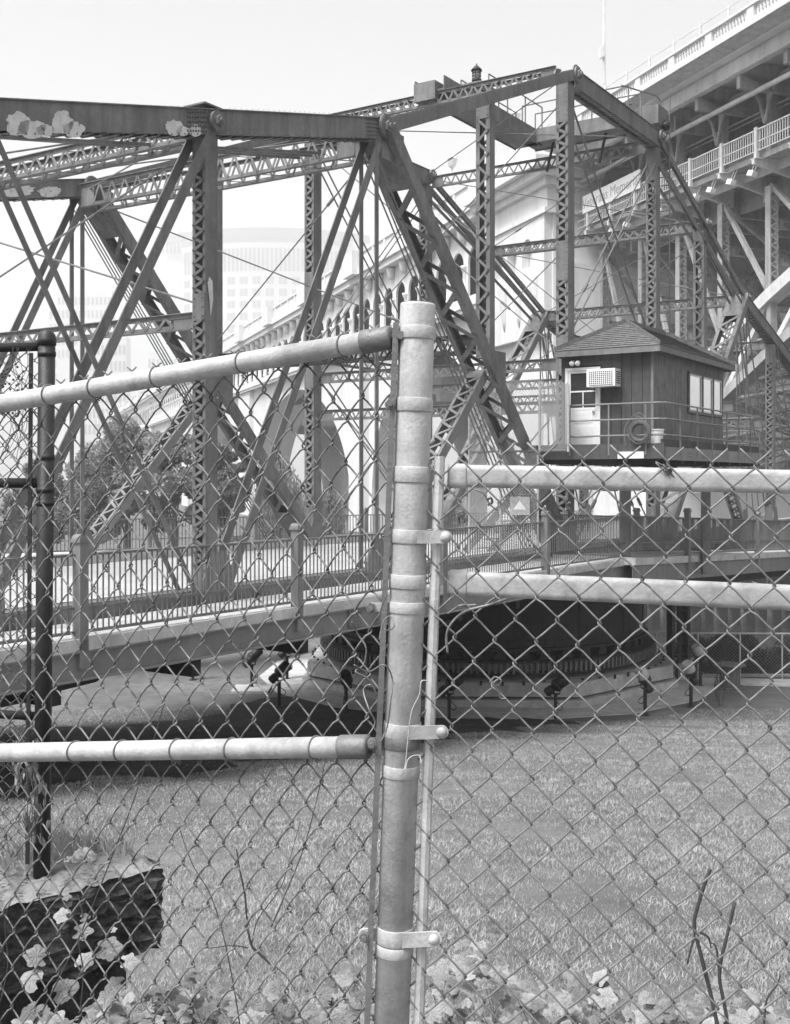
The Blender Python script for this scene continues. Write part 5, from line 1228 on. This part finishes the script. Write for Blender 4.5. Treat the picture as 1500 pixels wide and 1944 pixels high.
chainlink(gt_, OL + gV * 0, gH, gV, .0585, .0775, -.03, uL, -1.5, (HY - 641) / F * 2 + .012, .0018, 'wire_l', bow=.07, jitter=.0015, seed=3)
# barbs of the cut wires above the top rail
for k in range(14):
    u = .04 + k * .0585 * 1.0; p = OL + gH * u + gV * ((HY - 641) / F * 2 + .024); bb_ = MB()
    for j in (-1, 1): bb_.tube([p - V(.007 * j, 0, .012), p + V(.002 * j, 0, .002), p + V(.009 * j, -.003, .008)], .0017, 5)
    bb_.build('wire_barb', M['wire'], gt_, True)
# --- right fence: mesh in front of two wide rails
rg = empty('right_fence', at(1200, 2100, 1.95), 'chain link panel with two broad flat rails filling the right half', 'fence')
thR = math.atan2(.115, .573); FH = V(math.cos(thR), -math.sin(thR), 0); OR = at(845, 908.7, 1.985)
def fr_(u, z0_, sl): return OR + FH * u - Z * (sl * u - z0_)
def flatrail(z0_, slp, hh, name, lbl=None):
    a = fr_(.012, z0_, slp) + V(0, .034, 0); b = fr_(2.2, z0_, slp) + V(0, .034, 0); u = (b - a).normalized(); n = V(0, 1, 0); n = (n - u * n.dot(u)).normalized(); up = n.cross(u) ; up = up if up.z > 0 else -up
    pr = []; hw, hd, rd = hh / 2, .013, .011
    for (cx_, cy_, a0__) in ((hw - rd, hd - rd * .9, 0), (-(hw - rd), hd - rd * .9, 90), (-(hw - rd), -(hd - rd * .9), 180), (hw - rd, -(hd - rd * .9), 270)):
        for k in range(6):
            t = R(a0__ + k * 18); pr.append((cx_ + rd * math.cos(t), cy_ + rd * .9 * math.sin(t)))
    vs = []; st_ = [(0, .9), (.004, 1), (.02, 1), (.05, 1.0), (.9, 1.0)]
    m = len(pr); mb = MB()
    for (t, k) in st_:
        c = a + u * t if t < .9 else b
        vs += [c + up * p * k + n * q * k for p, q in pr]
    mb.add(vs, [(i * m + j, i * m + (j + 1) % m, (i + 1) * m + (j + 1) % m, (i + 1) * m + j) for i in range(len(st_) - 1) for j in range(m)] + [tuple(range(m))[::-1], tuple((len(st_) - 1) * m + j for j in range(m))])
    o = mb.build(name, M['galv'], rg, True)
    e = MB(); vs = []
    for (t, k) in ((-.004, 1.02), (.0, 1.1), (.028, 1.1), (.03, 1.04)):
        c = a + u * t; vs += [c + up * p * k + n * q * k * 1.05 for p, q in pr]
    e.add(vs, [(i * m + j, i * m + (j + 1) % m, (i + 1) * m + (j + 1) % m, (i + 1) * m + j) for i in range(3) for j in range(m)] + [tuple(range(m))[::-1], tuple(3 * m + j for j in range(m))])
    e.build('rail_end_cup', M['galv'], o, True); return o
zr1 = (HY - 903) / F * 2; zr2 = (HY - 1108) / F * 2
flatrail(zr1, .018, .040, 'upper_rail'); flatrail(zr2, .025, .043, 'lower_rail')
tbar = at(835, 866, 1.992), at(835 - 40 * (2300 - 866) / 1078, 2300, 1.992)
MB().tube([tbar[0], tbar[1]], 10.2 / F * 2, 8).build('tension_bar', M['galv'], rg)
chainlink(rg, OR + V(-.01, 0, 0), FH - Z * .035, V(.03, 0, 1), .0705, .0785, -.035, 2.15, -1.35, .052, .0018, 'wire', bow=.012, jitter=.0006, seed=9)
for (x, y, s) in ((925, 950, 1), (1265, 895, -1), (1450, 1125, 1), (1075, 960, 1)):
    p = at(x, y, 1.93); mb = MB(); mb.tube(catmull([p + V(-.02, 0, .018) * s, p + V(-.006, -.004, .012), p + V(.004, -.003, -.006), p + V(.018, 0, -.016) * s, p + V(.022, .002, -.006)]), .0015, 5)
    mb.tube(catmull([p + V(.0, 0, .0), p + V(.005, -.005, .005), p + V(.009, .003, -.003), p + V(.001, .005, -.008)]), .0022, 5); mb.build('tie_wire', M['wire'], rg, True)
def scrap(pts, r, label, name='loose_wire', m='wire', Yd=1.95, parent=None):
    P_ = catmull([at(x, y, Yd + random.uniform(-.012, .012)) for x, y in pts], 5)
    o = MB().tube(P_, r, 5).build(name, M[m], parent, True)
    if parent is None: tag(o, label, 'wire')
    return o
scrap([(850, 1240), (848, 1205), (860, 1180), (885, 1160), (930, 1148), (962, 1137)], .0024, 'thick bent wire looped on the right mesh beside the post')
scrap([(930, 1295), (940, 1285), (952, 1292), (945, 1302), (933, 1296), (945, 1310), (950, 1325), (962, 1326)], .0016, 'small bright knot of wire on the mesh in front of the dark drum')
scrap([(850, 1165), (868, 1152), (872, 1150), (885, 1148), (880, 1150), (905, 1148)], .0018, 'short twisted wire just below the lower right rail')
scrap([(668, 1180), (680, 1205), (695, 1230), (690, 1262), (675, 1275), (700, 1290), (716, 1320), (705, 1300), (690, 1310), (700, 1345), (712, 1372), (700, 1395)], .0016, 'tangle of thin loose wire on the gate beside the post')
scrap([(672, 1262), (700, 1275), (730, 1262), (745, 1290), (742, 1330), (735, 1380), (722, 1410)], .0014, 'curling strand of wire between gate mesh and post')
scrap([(733, 1130), (722, 1165), (730, 1195), (748, 1190), (742, 1170), (728, 1180), (720, 1215)], .0012, 'fine looping wire hanging beside the upper gate bolt')
scrap([(812, 1293), (800, 1294), (796, 1320), (782, 1350), (775, 1400), (770, 1450), (768, 1462)], .0011, 'dry pale tendril hanging down the front of the post', 'dry_tendril', 'tendril', 1.96)
scrap([(770, 1462), (776, 1440), (795, 1434), (800, 1450)], .0009, 'short pale tendril curling low on the post', 'dry_tendril', 'tendril', 1.96)
scrap([(1300, 1142), (1310, 1130), (1335, 1130), (1350, 1145), (1360, 1128), (1345, 1122), (1360, 1118)], .0012, 'thin wire curl in front of the lower rail at right')
# --- black post, old fence and block at left
bp = empty('black_fence_post', at(80, 1665, 4.15), 'black painted fence post with domed cap standing on the concrete block', 'post')
q0, q1 = at(89, 650, 4.15), at(79, 1668, 4.15); MB().tube([q1, q0], [.0305, .0305], 20).build('pipe', M['black'], bp, True)
MB().lathe(q0 - Z * .01, [(.034, 0), (.034, .02), (.033, .022), (.031, .036), (.022, .05), (.008, .057), (.001, .058)], 20).build('domed_cap', M['black'], bp, True)
for y in (672, 868, 930, 955): c = q0.lerp(q1, (y - 650) / 1018); MB().tube([c - Z * .009, c + Z * .009], .033, 20).build('tension_band', M['black'], bp, True)
of = empty('old_side_fence', at(10, 1660, 4.3), 'older dark chain link fence section left of the black post', 'fence')
H2 = V(-.97, .24, 0).normalized(); Oo = at(66, 908.7, 4.17)
MB().cyl(at(76, 658, 4.16), at(76, 658, 4.16) + H2 * 1.6, .0165, 12).build('top_rail', M['black'], of, True); MB().cyl(at(72, 917, 4.16), at(72, 917, 4.16) + H2 * 1.6, .019, 12).build('mid_rail', M['black'], of, True)
MB().cyl(at(72, 1360, 4.16), at(72, 1360, 4.16) + H2 * 1.6, .016, 12).build('mid_rail', M['black'], of, True)
MB().beam(at(59, 670, 4.14), at(52, 1640, 4.14), .014, .008, V(1, 0, 0)).build('tension_bar', M['black'], of)
chainlink(of, Oo, H2, V(.0, 0, 1), .066, .062, -.03, 1.5, -1.42, .52, .0018, 'wire_d', bow=.03, jitter=.002, seed=4)
def blockmesh():
    a, b = V(-1.55, 3.62, 0), V(-.864, 4.24, 0); u = (b - a).normalized(); n = V(-u.y, u.x, 0); nx, nz, nd = 46, 18, 8; ln = (b - a).length + .5; a = b - u * ln; r = random.Random(3)
    zt_, zb_ = -1.45, -1.76; mb = MB(); hsh = {}
    def dis(i, j, k): return Vector((r.uniform(-1, 1), r.uniform(-1, 1), r.uniform(-1, 1))) * .008
    front = []; 
    for i in range(nx + 1):
        col = []
        for j in range(nz + 1):
            t = i / nx; zz = zt_ + (zb_ - zt_) * j / nz; und = .0
            if j > nz * .72 and t > .9: und = .0
            p = a + u * ln * t + Z * zz + n * (.012 * math.sin(t * 23) + .014 * r.random() + .02 * (j / nz)); p += dis(0, 0, 0) * (1.1 if j else .6)
            if j < 2: p += n * r.uniform(0, .014) * (1 - .5 * j) - Z * r.uniform(0, .012) * (1 - .6 * j)
            col.append(p)
        front.append(col)
    vs = [p for c in front for p in c]; m = nz + 1
    fs = [(i * m + j, i * m + j + 1, (i + 1) * m + j + 1, (i + 1) * m + j) for i in range(nx) for j in range(nz)]
    mb.add(vs, fs)
    # right end and back
    end = []
    for k in range(nd + 1):
        for j in range(nz + 1):
            p = front[nx][j] if k == 0 else b + n * (.42 * k / nd) + Z * (zt_ + (zb_ - zt_) * j / nz) + Vector((r.uniform(-1, 1), r.uniform(-1, 1), r.uniform(-1, 1))) * .007
            end.append(p)
    mb.add(end, [(k * m + j, k * m + j + 1, (k + 1) * m + j + 1, (k + 1) * m + j) for k in range(nd) for j in range(nz)])
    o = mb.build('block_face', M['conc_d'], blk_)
    tb_ = MB(); tv = []
    for i in range(nx + 1):
        for k in range(nd + 1):
            if k == 0: p = front[i][0] - n * .006 + Z * .002
            else: p = a + u * ln * i / nx + n * (.42 * k / nd) + Z * (zt_ + r.uniform(-.008, .012))
            tv.append(p)
    m2 = nd + 1; tb_.add(tv, [(i * m2 + k, (i + 1) * m2 + k, (i + 1) * m2 + k + 1, i * m2 + k + 1) for i in range(nx) for k in range(nd)])
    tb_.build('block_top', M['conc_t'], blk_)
def block_litter():
    b_, a_ = V(-.864, 4.24, 0), V(-1.55, 3.62, 0); u_ = (b_ - a_).normalized(); n_ = V(-u_.y, u_.x, 0); k = 260
    t = rng.random(k) * 1.3; q = .03 + .36 * rng.random(k); p = np.array([list(b_ - u_ * (.05 + a) + n_ * c) for a, c in zip(t, q)]); p[:, 2] = -1.44 + rng.random(k) * .01
    an = rng.random(k) * 6.28; s_ = (.004 + .009 * rng.random(k))[:, None]; ax = np.stack([np.cos(an), np.sin(an), .3 * (rng.random(k) - .5)], 1) * s_; bx = np.stack([-np.sin(an), np.cos(an), .3 * (rng.random(k) - .5)], 1) * s_ * .5
    o = quads('block_litter', np.stack([p - ax, p + bx, p + ax, p - bx], 1), 'litter', None); tag(o, 'dead leaf crumbs scattered over the top of the concrete block', 'litter', kind='stuff')
block_litter()
blk_ = empty('footing_block', V(-1.2, 4.1, -1.9), 'big rough concrete footing block, dark sides and pale top, at lower left', 'concrete block'); blockmesh()
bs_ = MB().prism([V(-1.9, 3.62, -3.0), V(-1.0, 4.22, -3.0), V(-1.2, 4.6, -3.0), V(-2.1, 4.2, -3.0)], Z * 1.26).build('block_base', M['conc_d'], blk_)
def rockmesh(c, s, seed):
    r = random.Random(seed); mb = MB(); vs = []; n, m = 14, 9
    for i in range(m + 1):
        ph = math.pi * i / m
        for k in range(n):
            t = 2 * math.pi * k / n; q = s * (1 + .22 * math.sin(3 * t + seed) * math.sin(ph) + r.uniform(-.09, .09)); vs.append(c + V(math.sin(ph) * math.cos(t) * q, math.sin(ph) * math.sin(t) * q, math.cos(ph) * q * .95))
    mb.add(vs, [(i * n + k, i * n + (k + 1) % n, (i + 1) * n + (k + 1) % n, (i + 1) * n + k) for i in range(m) for k in range(n)]); return mb
o = rockmesh(at(158, 1628, 4.3), .04, 2).build('rock', M['rock'], None, False); tag(o, 'pale rounded rock lying on top of the concrete block', 'rock')
o = rockmesh(at(132, 1640, 4.3), .028, 5).build('rock', M['rock'], None, False); tag(o, 'smaller rock beside the pale rock on the block', 'rock')
# ragged leafy tufts on the block, dried vine on the black post
def tuft(c, n, hgt, label, name='weed_tuft', m='grass', sp=.12):
    e = empty(name, c, label, 'weeds'); r = random.Random(int(abs(c.x) * 999)); mb = MB()
    for i in range(n):
        b = c + V(r.uniform(-sp, sp), r.uniform(-sp, sp) * .6, 0); d = V(r.uniform(-1, 1), r.uniform(-1, 1), 0) * hgt * .5; w2 = V(.0025, .001, 0); mid = b + d * .4 + Z * hgt * .6; tp = b + d + Z * hgt * r.uniform(.6, 1)
        mb.add([b - w2, b + w2, mid + w2, mid - w2, tp], [(0, 1, 2, 3), (3, 2, 4)])
    mb.build('blades', M[m], e); return e
tuft(at(118, 1630, 4.35), 120, .16, 'clump of dry grass between the black post and the rock'); tuft(at(205, 1628, 4.4), 70, .1, 'short grass clump right of the rock on the block', sp=.08); tuft(at(25, 1660, 4.3), 160, .14, 'ragged weeds at the foot of the old fence at left', sp=.2)

# ------------------------------------------------------------------ leaves, vines, dead stems
def leafmesh(seed, lobes=5, depth=.26):
    r = random.Random(seed); n = 30; mb = MB(); vs = [V(0, 0, 0)]; rim = []
    for k in range(n):
        t = 2 * math.pi * k / n; q = .53 * (1 - depth * .8 * abs(math.sin(lobes * t / 2)) * (.85 + .3 * r.random())) * (1.08 if abs(math.sin(t / 2)) < .3 else .95) + (.022 if k % 2 else -.012)
        if abs(t - math.pi) < .3: q *= .55
        x, y = q * math.cos(t), q * math.sin(t) * .95
        rim.append((x, y, -.22 * q * q + .03 * math.sin(2 * t + seed) ))
    mid = [V(x * .55, y * .55, z * .3 + (.03 if k % 3 else -.005)) for k, (x, y, z) in enumerate(rim)]
    vs += mid + [V(*p) for p in rim]
    fs = [(0, 1 + k, 1 + (k + 1) % n) for k in range(n)] + [(1 + k, 1 + n + k, 1 + n + (k + 1) % n, 1 + (k + 1) % n) for k in range(n)]
    for kk in range(5):       # raised midribs
        t = 2 * math.pi * kk / 5; d = V(math.cos(t), math.sin(t) * .95, 0)
        s = V(-d.y, d.x, 0) * .006; nn = len(vs); vs += [s + Z * .012, -s + Z * .012, d * .42 - Z * .02]; fs.append((nn, nn + 1, nn + 2))
    mb.add(vs, fs); return mb.mesh('leaf', M['leaf'], False)
LM = [leafmesh(i, 5 if i % 3 else 3, .2 + .08 * (i % 3)) for i in range(6)]
def vine(cx, cy_, w_, n, zl, label, smin=.035, smax=.09, depth=(3.9, 5.3)):
    """patch of ground vine: cx px centre; leaves stand a little above the bank"""
    Y = (depth[0] + depth[1]) / 2; c = V((cx - CX) / F * Y, Y, gz(0, Y)); e = empty('grape_vine', c, label, 'vine', 'vines creeping along the foot of the fence'); r = random.Random(int(cx))
    st_ = MB()
    n = int(n * 3.9)
    for i in range(n):
        Yl = r.uniform(*depth); X = (cx + r.uniform(-1, 1) * w_ / 2 - CX) / F * Yl; lift = zl * (.35 + .65 * r.random()) * (1 - .5 * abs((X - c.x) / (w_ / F * Y / 2 + .01)))
        g = gz(X, Yl); p = V(X, Yl, g + lift); s = r.uniform(smin, smax)
        nrm = V(r.uniform(-.55, .55), -.45 + r.uniform(-.5, .35), 1).normalized(); a = r.random() * 6.28; x = V(math.cos(a), math.sin(a), 0); x = (x - nrm * x.dot(nrm)).normalized(); y = nrm.cross(x)
        inst('leaf', LM[r.randrange(6)], frame(p, x * s, y * s, nrm * s), e)
        if i % 5 == 0: q_ = r.uniform(-.16, .16); MB().tube(catmull([V(X + q_, Yl + .06, g - .03), V(X + q_ * .7, Yl + .04, g + lift * .5), p], 4), .0014, 4).build('stem', M['dry'], e)
    return e
names = ['left corner, below the concrete block', 'below the middle of the concrete block', 'just right of the concrete block', 'below the left gate, left of the post', 'close to the foot of the big post', 'right of the big post, tallest clump', 'right of centre under the mesh', 'lower right corner under the mesh']
for i, (cx, w_, n, zl) in enumerate(((60, 240, 44, .36), (215, 190, 46, .42), (350, 190, 40, .42), (520, 200, 36, .34), (650, 160, 34, .42), (900, 240, 60, .56), (1120, 260, 44, .42), (1370, 300, 50, .36))):
    vine(cx, 0, w_, n, zl, 'broad lobed pale leaves ' + names[i], depth=(4.2, 5.5) if i > 1 else (3.35, 3.9))
LIT = MB()
def ivy_litter():
    n = 12000; y = 3.5 + 2.5 * rng.random(n); x = (rng.random(n) * 2 - 1) * (y * .38); z = np.where(y < 5.75, -2.0 - (y - 3.5) * .3733, -2.84 - (y - 5.75) * .1528) + .02 + .05 * rng.random(n)
    a = rng.random(n) * 6.28; s = .012 + .022 * rng.random(n); t = rng.random(n) - .5
    ax = np.stack([np.cos(a), np.sin(a), t * .8], 1) * s[:, None]; bx = np.stack([-np.sin(a), np.cos(a), t * .5], 1) * s[:, None] * .6; p = np.stack([x, y, z], 1)
    o = quads('ground_leaves', np.stack([p - ax, p + bx, p + ax, p - bx], 1), 'litter', None); tag(o, 'small leaves and litter covering the bank at the fence foot', 'ground cover', kind='stuff')
ivy_litter()
# climbing shoot in front of the block
sh_ = empty('climbing_shoot', at(140, 1860, 3.5), 'young vine shoot with pale toothed leaves in front of the concrete block', 'vine')
for (x, y, s, a) in ((125, 1702, .05, .3), (118, 1738, .085, 2.9), (160, 1742, .05, .5), (155, 1768, .1, .2), (215, 1765, .035, .9), (205, 1800, .13, 0.1), (70, 1815, .12, 2.6), (160, 1825, .1, 1.4), (245, 1825, .09, .3), (60, 1860, .12, 2.2), (120, 1880, .13, 1), (220, 1870, .1, 4)):
    s *= .66; p = at(x, y, 3.45 + random.uniform(-.05, .05)); nrm = V(random.uniform(-.3, .3), -.75, .75).normalized(); xx = V(math.cos(a), 0, math.sin(a) * .4); xx = (xx - nrm * xx.dot(nrm)).normalized()
    inst('leaf', LM[int(x) % 6], frame(p, xx * s, nrm.cross(xx) * s, nrm * s), sh_)
MB().tube(catmull([at(150, 1944, 3.5), at(158, 1850, 3.47), at(150, 1790, 3.47), at(157, 1740, 3.47), at(148, 1700, 3.47)]), .0022, 5).build('stem', M['dry'], sh_)
def twig(pts, r0, r1, label, Yd, name='dead_stem', branches=()):
    e = empty(name, at(pts[0][0], pts[0][1], Yd), label, 'twig'); P_ = catmull([at(x, y, Yd) for x, y in pts], 5); MB().tube(P_, list(np.linspace(r0, r1, len(P_))), 6).build('stalk', M['dry'], e, True)
    for b in branches: Q = catmull([at(x, y, Yd + .005) for x, y in b], 4); MB().tube(Q, list(np.linspace(r1 * .9, r1 * .4, len(Q))), 5).build('side_twig', M['dry'], e, True)
    return e
twig([(1365, 1960), (1350, 1890), (1330, 1810), (1318, 1755), (1328, 1710), (1340, 1672), (1349, 1650)], .0042, .0038, 'left of two dark cut stems standing at lower right', 2.35, branches=([(1330, 1770), (1345, 1780), (1350, 1800)], [(1322, 1770), (1312, 1800), (1305, 1830)]))
twig([(1384, 1960), (1376, 1910), (1366, 1855), (1372, 1810), (1382, 1770), (1395, 1713)], .0038, .0034, 'right of two dark cut stems standing at lower right', 2.35, branches=([(1366, 1855), (1360, 1800), (1350, 1790)], [(1450, 1960), (1455, 1900), (1475, 1870), (1482, 1850)]))
twig([(515, 1830), (490, 1808), (478, 1795), (470, 1760), (465, 1700), (455, 1650), (449, 1612)], .0032, .0015, 'dark branching dead twig behind the gate mesh', 2.3, branches=([(478, 1795), (490, 1745), (530, 1690), (545, 1650), (570, 1560)], [(515, 1830), (540, 1850), (562, 1882)], [(470, 1800), (440, 1795), (400, 1800), (378, 1799)]))
twig([(0, 1905), (15, 1830), (10, 1740), (40, 1680)], .002, .001, 'thin curved dead stem at the lower left edge', 2.9)
twig([(285, 1960), (290, 1440)], .0013, .0012, 'single dry grass stalk crossing the gate mesh upright', 3.0) if False else None
twig([(60, 1960), (150, 1780), (215, 1620), (250, 1530), (290, 1410), (310, 1340)], .0022, .0012, 'long thin dry stalk leaning right behind the gate mesh', 2.7)
twig([(455, 1944), (445, 1880), (425, 1780), (400, 1700), (365, 1640), (340, 1570)], .0018, .001, 'thin arching dry stem behind the middle of the gate', 2.6)
twig([(515, 1760), (545, 1690), (580, 1600), (610, 1480), (618, 1440)], .0018, .0009, 'slender upright dry stem left of the big post', 2.6)
# dried vine hanging on the black post and old fence
dv = empty('dried_vine', at(50, 1500, 4.0), 'shrivelled dead vine hanging between the old fence and black post', 'vine'); r = random.Random(5)
for k in range(46):
    x, y = r.uniform(20, 78), r.uniform(1410, 1600); s = r.uniform(.02, .05); p = at(x + (y - 1410) * .1, y, 4.0 + r.uniform(-.05, .05)); nrm = V(r.uniform(-1, 1), -1, r.uniform(-.6, .6)).normalized(); xx = V(r.uniform(-.4, .4), 0, -1); xx = (xx - nrm * xx.dot(nrm)).normalized()
    inst('leaf', LM[k % 6], frame(p, xx * s * 1.4, nrm.cross(xx) * s * .5, nrm * s), dv)
for k in range(7):
    MB().tube(catmull([at(r.uniform(20, 60), 1380, 4.02), at(r.uniform(20, 75), 1450, 4.0), at(r.uniform(30, 75), 1540, 3.98), at(r.uniform(45, 80), 1600, 4.0)]), .002, 4).build('stem', M['dry'], dv)
bt = empty('berry_twigs', at(30, 760, 4.1), 'thin tangled twigs with tiny berries on the old fence at left', 'vine')
for k in range(9):
    x = r.uniform(0, 60); P_ = [at(x + r.uniform(-25, 25), y, 4.1 + r.uniform(-.03, .03)) for y in (660, 700, 750, 810, 870)]; MB().tube(catmull(P_, 4), .0011, 4).build('stem', M['dry'], bt)
be = MB()
for k in range(60): be.lathe(at(r.uniform(0, 62), r.uniform(690, 800), 4.08), [(.001, 0), (.005, .003), (.005, .007), (.001, .01)], 6)
be.build('berries', M['dry'], bt, kind='stuff')

# ------------------------------------------------------------------ fog: one closed box of thin air
hz = MB().obox(V(0, 1100, 220), V(1250, 0, 0), V(0, 1200, 0), V(0, 0, 231)).build('haze', M['glass'], kind='stuff')
hm = bpy.data.materials.new('haze_air'); hm.use_nodes = True; n = hm.node_tree; n.nodes.clear()
pv = n.nodes.new('ShaderNodeVolumePrincipled'); pv.inputs['Color'].default_value = (.97, .97, .97, 1); pv.inputs['Density'].default_value = .0006; pv.inputs['Anisotropy'].default_value = .1
oo = n.nodes.new('ShaderNodeOutputMaterial'); n.links.new(pv.outputs[0], oo.inputs['Volume']); hz.data.materials.clear(); hz.data.materials.append(hm)
